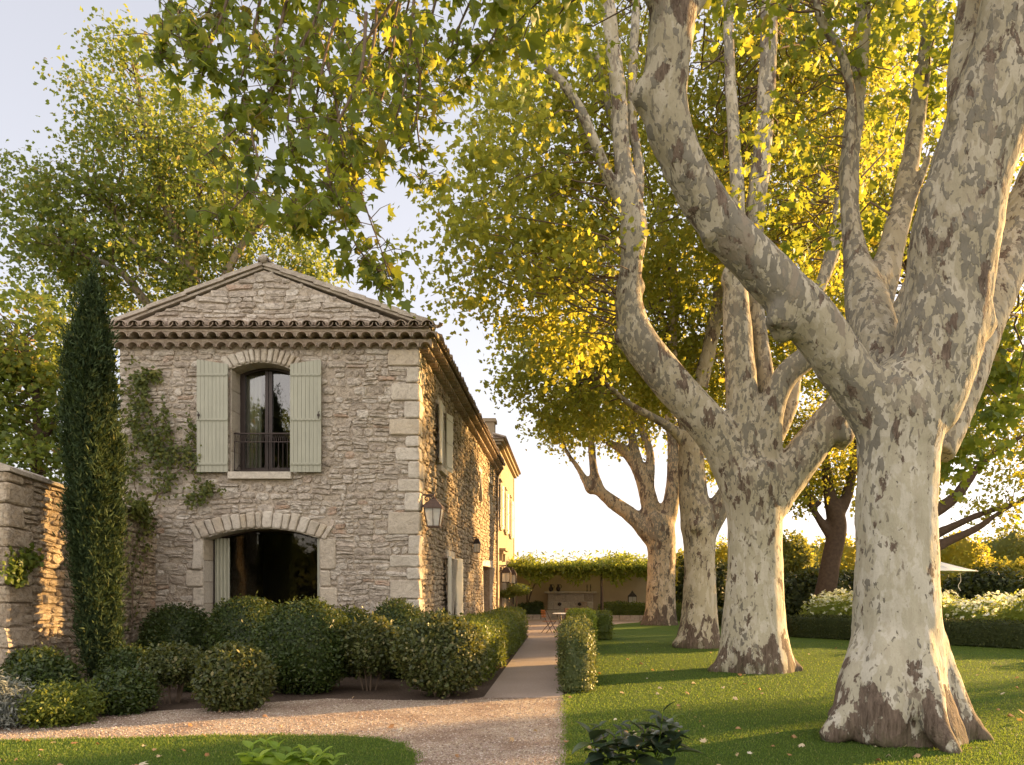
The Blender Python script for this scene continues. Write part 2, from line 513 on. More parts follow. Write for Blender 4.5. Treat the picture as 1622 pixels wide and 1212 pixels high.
M['leaf_big'] = m_leaf('broad dark leaf', [(0, (0.02, 0.034, 0.022)), (0.6, (0.035, 0.055, 0.03)), (0.9, (0.05, 0.07, 0.03)), (1, (0.11, 0.16, 0.02))], 0.1, (0.2, 0.25, 0.03), 0.3, spec=0.6)
M['leaf_lime'] = m_leaf('lime green leaf', [(0, (0.12, 0.19, 0.02)), (0.6, (0.18, 0.27, 0.03)), (1, (0.25, 0.33, 0.05))], 0.35, (0.5, 0.6, 0.06), 0.45)
M['leaf_silver'] = m_leaf('silver leaf', [(0, (0.14, 0.15, 0.14)), (1, (0.25, 0.255, 0.24))], 0.2, (0.4, 0.4, 0.35), 0.8)
M['petal'] = m_leaf('white petal', [(0, (0.70, 0.70, 0.64)), (1, (0.85, 0.84, 0.78))], 0.3, (0.8, 0.8, 0.7), 0.7)
M['dryleaf'] = m_leaf('fallen leaf', [(0, (0.30, 0.14, 0.06)), (0.4, (0.42, 0.24, 0.12)), (0.7, (0.55, 0.42, 0.26)), (1, (0.62, 0.56, 0.45))], 0.15, (0.5, 0.3, 0.1), 0.7)
M['twig'] = m_plain('twig bark', (0.17, 0.125, 0.09), 0.85, 0, 0.2, 12, 0.3, 0.1)
M['darkbark'] = m_plain('dark furrowed bark', (0.10, 0.07, 0.05), 0.9, 0, 0.3, 9, 0.8, 0.1)

# ------------------------------------------------------------------ leaves
PLANE = np.array([(0, .02), (.25, -.08), (.52, .15), (.30, .32), (.52, .62), (.20, .60), (0, 1), (-.20, .60), (-.52, .62), (-.30, .32), (-.52, .15), (-.25, -.08)])
PLANE6 = np.array([(0, 0), (.5, .12), (.24, .42), (.42, .68), (0, 1), (-.42, .68), (-.24, .42), (-.5, .12)])
OVAL = np.array([(0, 0), (.22, .3), (.2, .65), (0, 1), (-.2, .65), (-.22, .3)])
KITE = np.array([(0, 0), (.26, .45), (0, 1), (-.26, .45)])
BLADE = np.array([(0, 0), (.06, .35), (0, 1), (-.06, .35)])

def unit(a):
    return a / (np.linalg.norm(a, axis=-1, keepdims=True) + 1e-9)

def leaf_arrays(C, N, T, S, shape, rng, curl=0.15):
    """C centres, N normals, T tip directions, S sizes -> verts, tris (fan)"""
    n, k = len(C), len(shape)
    N = unit(N)
    T = unit(T - N * (T * N).sum(1)[:, None])
    B = np.cross(N, T)
    x = shape[:, 0][None, :, None]
    y = shape[:, 1][None, :, None]
    cu = (rng.random((n, 1, 1)) * 2 - 0.6) * curl
    z = -cu * (y ** 2 + 2.2 * np.abs(x) ** 1.5)
    S = np.asarray(S).reshape(n, 1, 1)
    V = C[:, None] + S * (x * B[:, None] + y * T[:, None] + z * N[:, None])
    if k in (12, 8):
        c = C + S[:, 0] * 0.38 * T
        V = np.concatenate([V, c[:, None]], 1)
        f = np.array([(i, (i + 1) % k, k) for i in range(k)])
        kk = k + 1
    else:
        f = np.array([(0, i, i + 1) for i in range(1, k - 1)])
        kk = k
    Fs = (np.arange(n)[:, None, None] * kk + f[None]).reshape(-1, 3)
    return V.reshape(-1, 3), Fs

def join(parts):
    V, Fs, o = [], [], 0
    for v, f in parts:
        V.append(v)
        Fs.append(f + o)
        o += len(v)
    return np.vstack(V), np.vstack(Fs)

def crown_points(blobs, nclump, per, spread, rng, shell=0.55):
    """blobs [(px,py,d,rx_px,ry_px,rd_m)] -> clump centres, leaf points, outward directions"""
    cs, out = [], []
    w = np.array([b[3] * b[4] * (b[2] / F) ** 2 * b[5] for b in blobs]) ** 0.75
    w = w / w.sum()
    for b, ww in zip(blobs, w):
        n = max(3, int(round(nclump * ww)))
        c = PT(b[0], b[1], b[2])
        r = np.array((b[3] * b[2] / F, b[5], b[4] * b[2] / F))
        dirs = unit(rng.normal(size=(n, 3)))
        rad = rng.random(n) ** (1 / 3) * (1 - shell) + shell * (0.6 + 0.45 * rng.random(n))
        wob = 1 + 0.16 * np.sin(dirs @ np.array((5., 3, 4)) + b[0]) + 0.12 * np.sin(dirs @ np.array((-7., 4, 8)) + b[1])
        cs.append(c + dirs * (rad * wob)[:, None] * r)
        out.append(dirs)
    cs, out = np.vstack(cs), np.vstack(out)
    idx = np.repeat(np.arange(len(cs)), rng.integers(int(per * .5), int(per * 1.5) + 1, len(cs)))
    sp = spread * (0.6 + 0.8 * rng.random(len(cs)))
    P = cs[idx] + np.clip(rng.normal(size=(len(idx), 3)), -1.5, 1.5) * sp[idx][:, None] * np.array((1, 1, 0.62))
    P[:, 2] -= 0.25 * sp[idx] * np.abs(rng.normal(size=len(idx)))
    return cs, P, out[idx]

def foliage(P, out, size, shape, rng, up=0.55, droop=0.7):
    # blades cup and droop; size varies within a spray
    n = len(P)
    N = unit(rng.normal(size=(n, 3))) + np.array((0, 0, up)) + 0.35 * out
    T = rng.normal(size=(n, 3)) * 0.7 + 0.5 * out + np.array((0, 0, -droop))
    S = size * (0.5 + 0.8 * rng.random(n) ** 1.3)
    return leaf_arrays(P, N, T, S, shape, rng, 0.38)

def limb(path, n=6):
    """path [(px,py,d,r_px)] -> points (m), radii (m)"""
    A = np.array([list(PT(p[0], p[1], p[2])) + [p[3] * p[2] / F] for p in path])
    S = catmull(A, n) if len(A) > 2 else A
    return S[:, :3], np.maximum(S[:, 3], 0.008)

def fused(name, tubes, balls, voxel, mat, parent, smooth_it=9, lump=0.03, lump_scale=0.5, fine=0.0):
    """limbs welded into one continuous surface"""
    mb = MB()
    for p, r in tubes:
        mb.tube(p, r, 18)
    for c, r, sq in balls:
        mb.ball(c, r, sq, 14, 9)
        for q in range(5):                              # knobbly scar tissue
            a = q * 2.4
            mb.ball((c[0] + r * .6 * math.cos(a), c[1] + r * .6 * math.sin(a * 1.7) - r * .2, c[2] + r * .6 * math.sin(a)), r * (.45 + .1 * (q % 3)), (1, 1, 1.1), 10, 7)
    base = root_loc(parent)
    o = mb.build(name + '_raw', mat, None, tuple(base))
    md = o.modifiers.new('r', 'REMESH')
    md.mode = 'VOXEL'
    md.voxel_size = voxel
    sm = o.modifiers.new('s', 'SMOOTH')
    sm.factor = 0.5
    sm.iterations = smooth_it
    tx = bpy.data.textures.new(name + '_lumps', 'CLOUDS')
    tx.noise_scale = lump_scale
    tx.noise_depth = 2
    dm = o.modifiers.new('d', 'DISPLACE')
    dm.texture = tx
    dm.strength = lump
    dm.texture_coords = 'LOCAL'
    if fine:
        tx2 = bpy.data.textures.new(name + '_fine', 'CLOUDS')
        tx2.noise_scale = 0.12
        d2 = o.modifiers.new('e', 'DISPLACE')
        d2.texture = tx2
        d2.strength = fine
        d2.texture_coords = 'LOCAL'
    dg = bpy.context.evaluated_depsgraph_get()
    me = bpy.data.meshes.new_from_object(o.evaluated_get(dg))
    bpy.data.objects.remove(o)
    me.materials.clear()
    return link_mesh(name, me, mat, parent, smooth=True)

def twigs_to(cs, limbs, rng, share=0.6, r0=0.022, sag=0.25, maxlen=4.5):
    """thin branches from the nearest limb to leaf clumps"""
    LP = np.vstack([p for p, r in limbs])
    V, Fq, o = [], [], 0
    for c in cs:
        if rng.random() > share * .6:
            continue
        d = np.linalg.norm(LP - c, axis=1) + np.maximum(0, LP[:, 2] - c[2]) * 0.6
        d = d * (1 + .35 * rng.random(len(LP))) + .5 * rng.random(len(LP))
        i = int(np.argmin(d))
        a = LP[i]
        L = np.linalg.norm(c - a)
        if L > maxlen or L < 0.15:
            if L > maxlen:
                a = c + (a - c) * (maxlen / L)
            else:
                continue
        m = (a + c) / 2 + rng.normal(size=3) * 0.12 * L + np.array((0, 0, sag * L * 0.4))
        t = np.linspace(0, 1, 6)[:, None]
        pts = (1 - t) ** 2 * a + 2 * t * (1 - t) * m + t ** 2 * c
        pts[1:-1] += rng.normal(size=(4, 3)) * 0.04 * L
        v, f, _ = sweep(pts, np.linspace(r0 * min(1, 0.35 + L / 3), 0.005, 6), 5)
        V.append(v)
        Fq.append(f + o)
        o += len(v)
    return np.vstack(V), np.vstack(Fq)

def surf_sample(V, Ft, n, rng):
    """points and normals spread over triangles"""
    A, B, C = V[Ft[:, 0]], V[Ft[:, 1]], V[Ft[:, 2]]
    nr = np.cross(B - A, C - A)
    ar = np.linalg.norm(nr, axis=1)
    i = rng.choice(len(Ft), n, p=ar / ar.sum())
    u, v = rng.random(n), rng.random(n)
    sw = u + v > 1
    u[sw], v[sw] = 1 - u[sw], 1 - v[sw]
    P = A[i] + (B - A)[i] * u[:, None] + (C - A)[i] * v[:, None]
    return P, nr[i] / (ar[i][:, None] + 1e-12)

def blob_mesh(c, r, rng, power=2.0, bumps=0.06, nu=40, nv=24, base=None, freq=3.0):
    """rounded (super-)ellipsoid with uneven surface -> V, tris; cut flat at base z"""
    th = np.linspace(0, 2 * np.pi, nu, endpoint=False)
    ph = np.linspace(-np.pi / 2, np.pi / 2, nv)
    sg = lambda x, p: np.sign(x) * np.abs(x) ** p
    e = 2.0 / power
    X = sg(np.cos(ph), e)[:, None] * sg(np.cos(th), e)[None]
    Y = sg(np.cos(ph), e)[:, None] * sg(np.sin(th), e)[None]
    Z = np.repeat(sg(np.sin(ph), e)[:, None], nu, 1)
    V = np.stack([X, Y, Z], -1).reshape(-1, 3) * np.array(r)
    o = rng.random(3) * 50
    mr = min(r)
    nz = np.array([mnoise.noise(Vector((p * freq / max(mr, .3) * 0.5 + o).tolist())) + 0.5 * mnoise.noise(Vector((p * freq / max(mr, .3) * 1.3 + o).tolist())) for p in V])
    V = V + unit(V) * (nz * bumps * mr * 2)[:, None] + np.array(c)
    if base is not None:
        V[:, 2] = np.maximum(V[:, 2], base)
    i = np.arange(nv - 1)[:, None] * nu
    k = np.arange(nu)[None]
    k2 = (k + 1) % nu
    q = np.stack([i + k, i + k2, i + nu + k2, i + nu + k], -1).reshape(-1, 4)
    return V, np.vstack([q[:, [0, 1, 2]], q[:, [0, 2, 3]]])

def leafy(V, Ft, n, size, shape, rng, up=0.3, jit=0.03, core=0.93, c=None, aim=0.6, hang=0.0):
    """leaves over a surface plus the dense inside"""
    P, N = surf_sample(V, Ft, n, rng)
    P = P + N * (rng.normal(size=n) * jit + np.where(rng.random(n) < .05, rng.random(n) * .10, 0))[:, None]
    Nn = N * aim + rng.normal(size=(n, 3)) * 0.55 + np.array((0, 0, up))
    T = rng.normal(size=(n, 3)) * 0.6 + N * 0.5 + np.array((0, 0, 0.4 - hang))
    lv = leaf_arrays(P, Nn, T, size * (0.6 + 0.7 * rng.random(n)), shape, rng)
    c = V.mean(0) if c is None else np.array(c)
    return join([(c + (V - c) * core, Ft), lv])

exec_parts = []

# ================================================================== GROUND
from mathutils.geometry import tessellate_polygon
rng = np.random.default_rng(7)
random.seed(7)

def sheet(name, poly, z, mat, kind='structure', sub=None):
    tris = tessellate_polygon([[Vector((x, y, 0)) for x, y in poly]])
    me = bpy.data.meshes.new(name)
    vs = [(x, y, z) for x, y in poly]
    fs = []
    for a, b, c in tris:
        p, q, r = vs[a], vs[b], vs[c]
        ccw = (q[0] - p[0]) * (r[1] - p[1]) - (q[1] - p[1]) * (r[0] - p[0]) > 0
        fs.append((a, b, c) if ccw else (a, c, b))
    me.from_pydata(vs, [], fs)
    o = link_mesh(name, me, mat)
    o['kind'] = kind
    return o

def m_ground():
    t = NT('far meadow')
    v = t.coord()
    col = t.ramp(t.noise(v, 0.6, 5), [(0.3, (0.06, 0.075, 0.02)), (0.7, (0.11, 0.12, 0.04))])
    return t.done(col, 0.95, t.bump(t.noise(v, 12, 4), 0.6, 0.05), spec=0.1)
def m_lawn():
    t = NT('lawn turf')
    v = t.coord()
    a = t.noise(v, 0.8, 4)
    b = t.noise(v, 26, 5, 0.75)
    c = t.noise(v, 130, 3, 0.8)
    col = t.ramp(b, [(0.25, (0.042, 0.075, 0.013)), (0.5, (0.078, 0.135, 0.024)), (0.8, (0.135, 0.19, 0.040))])
    col = t.mix(t.step(a, 0.35, 0.7), col, t.mix(1.0, col, (1.25, 1.12, 0.95), 'MULTIPLY'))
    col = t.mix(t.step(c, 0.6, 0.8), col, (0.15, 0.16, 0.045))
    return t.done(col, 0.9, t.bump(c, 0.9, 0.03, t.bump(b, 0.7, 0.05)), spec=0.1)
def m_gravel():
    t = NT('pink gravel')
    v = t.coord()
    vo = t.new('ShaderNodeTexVoronoi')
    vo.inputs['Scale'].default_value = 62
    t.l.new(v, vo.inputs['Vector'])
    sp = t.new('ShaderNodeSeparateColor')
    t.l.new(vo.outputs['Color'], sp.inputs[0])
    col = t.ramp(sp.outputs[0], [(0, (0.18, 0.125, 0.085)), (0.3, (0.33, 0.247, 0.175)), (0.6, (0.43, 0.34, 0.25)), (0.9, (0.54, 0.455, 0.355)), (1, (0.68, 0.60, 0.50))])
    big = t.noise(v, 1.1, 4, 0.6)
    col = t.mix(t.math('MULTIPLY', t.step(big, 0.45, 0.62), 0.6), col, (0.20, 0.125, 0.085))
    col = t.mix(t.step(vo.outputs['Distance'], 0.012, 0.004), col, col)
    h = t.math('SUBTRACT', 1.0, t.math('MULTIPLY', vo.outputs['Distance'], 1.6))
    return t.done(col, 0.92, t.bump(t.noise(v, 9, 4), 0.4, 0.04, t.bump(h, 0.8, 0.012)), spec=0.15)
def m_soil():
    t = NT('bark mulch soil')
    v = t.coord()
    col = t.ramp(t.noise(v, 40, 5, 0.75), [(0.3, (0.055, 0.04, 0.03)), (0.55, (0.11, 0.08, 0.06)), (0.75, (0.21, 0.15, 0.115))])
    return t.done(col, 0.95, t.bump(t.noise(v, 55, 5, 0.7), 0.9, 0.03), spec=0.1)
def m_path():
    t = NT('washed concrete path')
    v = t.coord()
    a = t.noise(v, 1.3, 5)
    b = t.noise(v, 48, 5, 0.85)
    col = t.ramp(b, [(0.3, (0.20, 0.15, 0.12)), (0.52, (0.36, 0.285, 0.235)), (0.8, (0.53, 0.45, 0.385))])
    col = t.mix(t.math('MULTIPLY', t.step(a, 0.4, 0.75), 0.5), col, (0.27, 0.21, 0.175))
    return t.done(col, 0.85, t.bump(b, 0.45, 0.006), spec=0.2)

M['lawn'] = m_lawn()
M['gravel'] = m_gravel()
sheet('ground', [(-400, -150), (400, -150), (400, 900), (-400, 900)], -0.012, m_ground())
sheet('garden_soil', [(-14, 9.0), (0.2, 9.0), (0.2, 34), (-3.2, 34), (-14, 20)], -0.008, m_soil())
# gravel: drive across the front, joining the path
soil_edge = [GP(x, y) for x, y in ((-700, 1128), (0, 1150), (120, 1142), (210, 1128), (330, 1121), (430, 1112), (520, 1106), (640, 1109), (735, 1108), (775, 1103))]
grav = [(-60, 3), (0.05, 3), (0.05, 12.02)] + soil_edge[::-1] + [(-60, 9.6)]
grav = [(-60, 2.0), (0.03, 2.0), (0.03, 12.02)] + soil_edge[::-1] + [(-60, soil_edge[0][1])]
sheet('gravel_drive', grav, -0.004, M['gravel'])
sheet('concrete_path', [(-1.32, 11.95), (-0.06, 11.95), (-0.06, 30), (1.2, 33), (3.4, 36.5), (4.6, 44), (-3.1, 44), (-3.1, 33.8), (-1.9, 30.5), (-1.36, 27)], 0.004, m_path())
LAWN_R = [(0.0, 2), (60, 2), (60, 60), (8, 60), (4.7, 44), (4.5, 38.5), (2.6, 36.2), (1.25, 33), (0.0, 29.5)]
def ragged(poly, amp=.035, step=.12, near=16):
    out = []
    for i in range(len(poly)):
        a, b = np.array(poly[i], float), np.array(poly[(i + 1) % len(poly)], float)
        L = np.linalg.norm(b - a)
        n = max(1, int(L / step)) if max(a[1], b[1]) < near * 2 and L < 30 and min(abs(a[0]), abs(b[0])) < 9 else 1
        nn = np.array((-(b - a)[1], (b - a)[0])) / (L + 1e-9)
        for k in range(n):
            p = a + (b - a) * k / n
            if k:
                p = p + nn * amp * (mnoise.noise(Vector((p[0] * 3.1, p[1] * 3.1, 2))) + .8 * mnoise.noise(Vector((p[0] * 11, p[1] * 11, 7))))
            out.append(tuple(p))
    return out
LAWN_R = ragged(LAWN_R)
sheet('right_lawn', LAWN_R, 0.008, M['lawn'])
isl = [GP(x, y) for x, y in ((-500, 1180), (0, 1174), (150, 1171), (300, 1167), (430, 1165), (540, 1166), (600, 1170), (636, 1178), (654, 1192), (658, 1208))]
LAWN_L = [(-30, 2), (-1.5, 2), (-1.42, 6.5)] + isl[::-1] + [(-30, isl[0][1])]
LAWN_L = ragged(LAWN_L, .05)
sheet('left_lawn', LAWN_L, 0.006, M['lawn'])

def in_poly(x, y, poly):
    ins = np.zeros(len(x), bool)
    n = len(poly)
    for i in range(n):
        x0, y0 = poly[i]
        x1, y1 = poly[(i + 1) % n]
        c = (y0 > y) != (y1 > y)
        ins ^= c & (x < (x1 - x0) * (y - y0) / (y1 - y0 + 1e-12) + x0)
    return ins

def view_scatter(n, d0, d1, poly, margin=60, power=1.0):
    """points on the ground, density falling with distance, within what the frame shows"""
    u = rng.random(n)
    d = 1 / (1 / d0 + u * (1 / d1 - 1 / d0)) if power == 1 else d0 + (d1 - d0) * u ** power
    px = rng.random(n) * (1622 + 2 * margin) - margin
    x = (px - CX) / F * d
    k = in_poly(x, d, poly)
    return x[k], d[k]

# grass blades
gx, gy, lx, ly = *view_scatter(260000, 6.6, 24, LAWN_R), *view_scatter(110000, 6.6, 9.2, LAWN_L)
for nm, xx, yy in (('grass', np.concatenate([gx, lx]), np.concatenate([gy, ly])),):
    ed = np.array([p for p in LAWN_R if p[1] < 12.3 and p[0] < .5] + [p for p in LAWN_L if p[1] > 6.5])
    ei = rng.integers(0, len(ed), 9000)
    ep = ed[ei] + rng.normal(size=(9000, 2)) * .045
    xx, yy = np.concatenate([xx, ep[:, 0]]), np.concatenate([yy, ep[:, 1]])
    n = len(xx)
    P = np.stack([xx, yy, np.full(n, 0.004)], 1)
    T = rng.normal(size=(n, 3)) * 0.55 + np.array((0, 0, 1.0))
    N = rng.normal(size=(n, 3)) * np.array((1, 1, 0.3))
    V, Ft = leaf_arrays(P, N, T, (0.014 + 0.02 * rng.random(n)) * (0.8 + yy * 0.025), BLADE * np.array((2.6, 1)), rng, 0.4)
    g = np_obj(nm, V, [Ft], m_leaf('grass blade', [(0, (0.046, 0.088, 0.014)), (0.5, (0.084, 0.146, 0.024)), (0.9, (0.13, 0.19, 0.038)), (1, (0.27, 0.24, 0.10))], 0.35, (0.35, 0.42, 0.05), 0.6))
    g['kind'] = 'stuff'

# loose pebbles over the gravel
gx, gy = view_scatter(60000, 6.8, 13, grav)
ok = ~in_poly(gx, gy, LAWN_L)
gx, gy = gx[ok], gy[ok]
n = len(gx)
octa = np.array([(1, 0, 0), (0, 1, 0), (-1, 0, 0), (0, -1, 0), (0, 0, 1), (0, 0, -1)], float)
of = np.array([(0, 1, 4), (1, 2, 4), (2, 3, 4), (3, 0, 4), (1, 0, 5), (2, 1, 5), (3, 2, 5), (0, 3, 5)])
s = (0.004 + 0.010 * rng.random(n) ** 2)[:, None, None]
ang = rng.random(n) * 6.28
R2 = np.stack([np.cos(ang), -np.sin(ang), np.sin(ang), np.cos(ang)], 1).reshape(n, 2, 2)
V = octa[None] * (0.7 + 0.6 * rng.random((n, 6, 1))) * s * np.array((1.2, 0.9, 0.7))
V[:, :, :2] = np.einsum('nij,nkj->nki', R2, V[:, :, :2])
V += np.stack([gx, gy, np.full(n, 0.0)], 1)[:, None]
t = NT('loose pebble')
pm = t.done(t.ramp(t.island(), [(0, (0.20, 0.14, 0.11)), (0.4, (0.38, 0.28, 0.23)), (0.8, (0.50, 0.41, 0.35)), (1, (0.64, 0.57, 0.50))]), 0.9, spec=0.15)
g = np_obj('loose_pebbles', V.reshape(-1, 3), [(np.arange(n)[:, None, None] * 6 + of).reshape(-1, 3)], pm)
g['kind'] = 'stuff'

# fallen leaves
xs, ys = view_scatter(300, 6.9, 30, LAWN_R)
xs2, ys2 = view_scatter(45, 6.9, 8.8, LAWN_L)
xs3, ys3 = view_scatter(90, 7.0, 13, grav)
xs, ys = np.concatenate([xs, xs2, xs3]), np.concatenate([ys, ys2, ys3])
n = len(xs)
V, Ft = leaf_arrays(np.stack([xs, ys, 0.03 + 0.02 * rng.random(n)], 1), rng.normal(size=(n, 3)) * 0.35 + np.array((0, 0, 1)), rng.normal(size=(n, 3)), 0.035 + 0.055 * rng.random(n), PLANE, rng, 0.8)
g = np_obj('fallen_leaves', V, [Ft], M['dryleaf'])
g['kind'] = 'stuff'

# ================================================================== STONE HOUSE
XL, XR, Y0, Y1 = -9.44, -3.15, 16.0, 33.4
EAVE = 6.77
front = lambda u, v, w: (u, Y0 - w, v)           # w outwards
side = lambda u, v, w: (XR + w, u, v)

def wall_holes(mb, outer, holes, fmap, thick):
    loops = [outer] + holes
    tris = tessellate_polygon([[Vector((u, v, 0)) for u, v in lp] for lp in loops])
    pts = [p for lp in loops for p in lp]
    n = len(pts)
    vs = [fmap(u, v, 0) for u, v in pts] + [fmap(u, v, -thick) for u, v in pts]
    fs = []
    for a, b, c in tris:
        fs.append((a, b, c))
        fs.append((c + n, b + n, a + n))
    s = 0
    for lp in loops:
        m = len(lp)
        for i in range(m):
            j = (i + 1) % m
            fs.append((s + i, s + j, s + j + n, s + i + n))
        s += m
    mb.add(vs, fs)

def arch(uc, hw, v0, vs, rise, n=10, t=0.0):
    """opening outline: jambs from v0 to vs, segmental arch above; t grows it inwards"""
    hw2, r2 = hw - t, rise
    R = (hw2 ** 2 + r2 ** 2) / (2 * r2)
    cz = vs - t * 0.6 + r2 - R
    a = math.asin(min(1, hw2 / R))
    top = [(uc + R * math.sin(a - 2 * a * k / n), cz + R * math.cos(a - 2 * a * k / n)) for k in range(n + 1)]
    return [(uc - hw2, v0 + t), (uc + hw2, v0 + t)] + top

def rect(u0, u1, v0, v1):
    return [(u0, v0), (u1, v0), (u1, v1), (u0, v1)]

def stone_poly(mb, poly, fmap, depth, inset, jit, rnd):
    """one dressed or rough stone: rounded block standing out of the wall"""
    P = np.array(poly)
    c = P.mean(0)
    k = len(P)
    ring = []
    for i in range(k):
        a, b, d = P[i - 1], P[i], P[(i + 1) % k]
        la, ld = np.linalg.norm(a - b), np.linalg.norm(d - b)
        cut = inset * (0.5 + rnd.random())
        ring.append(b + (a - b) / (la + 1e-6) * min(cut, la * .3))
        ring.append(b + (d - b) / (ld + 1e-6) * min(cut, ld * .3))
        if ld > 0.22:
            ring.append((b + d) / 2 + np.array((rnd.uniform(-1, 1), rnd.uniform(-1, 1))) * jit * 0.8)
    ring = np.array(ring)
    m = len(ring)
    vs = []
    tilt = (rnd.uniform(-1, 1) * .12, rnd.uniform(-1, 1) * .12)
    for lvl, (sc, dz) in enumerate(((0.0, -0.012), (inset * 0.30, depth * 0.72), (inset * 1.15, depth))):
        for p in ring:
            q = c - p
            L = np.linalg.norm(q) + 1e-6
            p2 = p + q / L * min(sc, L * 0.55)
            z = dz
            if lvl:
                z += rnd.uniform(-1, 1) * jit * 0.7 + (p2[0] - c[0]) * tilt[0] * .3 + (p2[1] - c[1]) * tilt[1]
            vs.append(fmap(p2[0], p2[1], z))
    vs.append(fmap(c[0] + rnd.uniform(-1, 1) * .03, c[1] + rnd.uniform(-1, 1) * .01, depth + rnd.uniform(-1, 1) * jit))
    fs = []
    for l in range(2):
        for i in range(m):
            j = (i + 1) % m
            fs.append((l * m + i, l * m + j, (l + 1) * m + j, (l + 1) * m + i))
    for i in range(m):
        fs.append((2 * m + i, 2 * m + (i + 1) % m, 3 * m))
    mb.add(vs, fs)

def rubble(mb, v0, v1, spans, fmap, rnd, rows=(0.09, 0.22), widths=(0.10, 0.42), depth=0.034):
    """uneven coursed rubble: spans(v, v+h) -> free intervals"""
    wob = lambda u, v: 0.016 * math.sin(1.9 * u + 2.3 * v) + 0.010 * math.sin(4.7 * u - 3.1 * v + 1) + .008 * math.sin(9.1 * u + 5 * v)
    v = v0
    while v < v1 - 0.03:
        h = min(rnd.uniform(*rows), v1 - v)
        if v1 - v - h < 0.06:
            h = v1 - v
        for a, b in spans(v, v + h):
            u = a
            while u < b - 0.02:
                w = rnd.uniform(*widths) * (1.25 if rnd.random() < .15 else 1)
                if b - u - w < 0.12:
                    w = b - u
                w = min(w, b - u)
                if h > 0.15 and rnd.random() < 0.42:
                    k = rnd.uniform(0.35, 0.65)
                    cells = [(v, v + h * k), (v + h * k, v + h)]
                elif h > 0.2 and rnd.random() < 0.45:
                    cells = [(v, v + h * .3), (v + h * .3, v + h * .66), (v + h * .66, v + h)]
                else:
                    cells = [(v, v + h)]
                for p, q in cells:
                    g = rnd.uniform(0.003, 0.010)
                    j = lambda s: rnd.uniform(-s, s)
                    sk = j(0.03)
                    jv = min(.026, (q - p) * .2)
                    if w < 0.035 or q - p < 0.03:
                        continue
                    if rnd.random() < 0.035:
                        continue
                    poly = [(u + g + j(.008) - sk * .5, p + g + j(jv)), (u + w - g + j(.008) - sk * .5, p + g + j(jv)), (u + w - g + j(.012) + sk * .5, q - g + j(jv)), (u + g + j(.012) + sk * .5, q - g + j(jv))]
                    poly = [(x, y + wob(x, y)) for x, y in poly]
                    stone_poly(mb, poly, fmap, depth * rnd.uniform(0.45, 1.25), min(q - p, w) * rnd.uniform(.18, .40), 0.015, rnd)
                u += w
        v += h

def cut(intervals, a, b):
    out = []
    for p, q in intervals:
        if b <= p or a >= q:
            out.append((p, q))
        else:
            if a > p:
                out.append((p, a))
            if b < q:
                out.append((b, q))
    return out

rnd = random.Random(11)
house = thing('stone_house', 'two storey rubble stone house with gable, sage shutters and tiled eaves', 'house', ((XL + XR) / 2, Y0, 0))

# openings on the front
UPc, UPh, UP0, UPs, UPr = -6.45, 0.64, 4.17, 6.36, 0.14
LOc, LOh, LO0, LOs, LOr = -6.44, 1.24, 0.02, 2.78, 0.22
up_open = arch(UPc, UPh, UP0, UPs, UPr)
lo_open = arch(LOc, LOh, LO0, LOs, LOr)
APX, APZ, FTL, FTR, FTZ = -6.40, 8.44, -9.62, -2.86, 7.2
side_open = {'upper': (18.35, 19.17, 4.70, 6.14), 'lower': (19.70, 20.80, 0.10, 2.52), 'slit_a': (26.9, 27.6, 4.85, 5.85), 'slit_b': (30.2, 31.1, 4.65, 5.95), 'door': (28.1, 31.0, 0.02, 2.55)}

core = MB()
gab_top = [(XR, 7.10), (XR, FTZ), (APX, APZ), (XL, FTZ), (XL, 7.10)]
wall_holes(core, [(XL, -0.2), (XR, -0.2)] + gab_top[1:4], [up_open, lo_open], front, 0.5)
core.build('wall', M['mortar'], house)
core = MB()
wall_holes(core, rect(Y0 + 0.5, Y1, -0.2, 7.0), [rect(*side_open[k][:2], *side_open[k][2:]) for k in side_open], side, 0.5)
core.box(XL, XL + 0.4, Y0 + 0.5, Y1, -0.2, 7.0)
core.box(XL, XR, Y1 + 0.002, Y1 + 0.3, -0.2, 7.2)

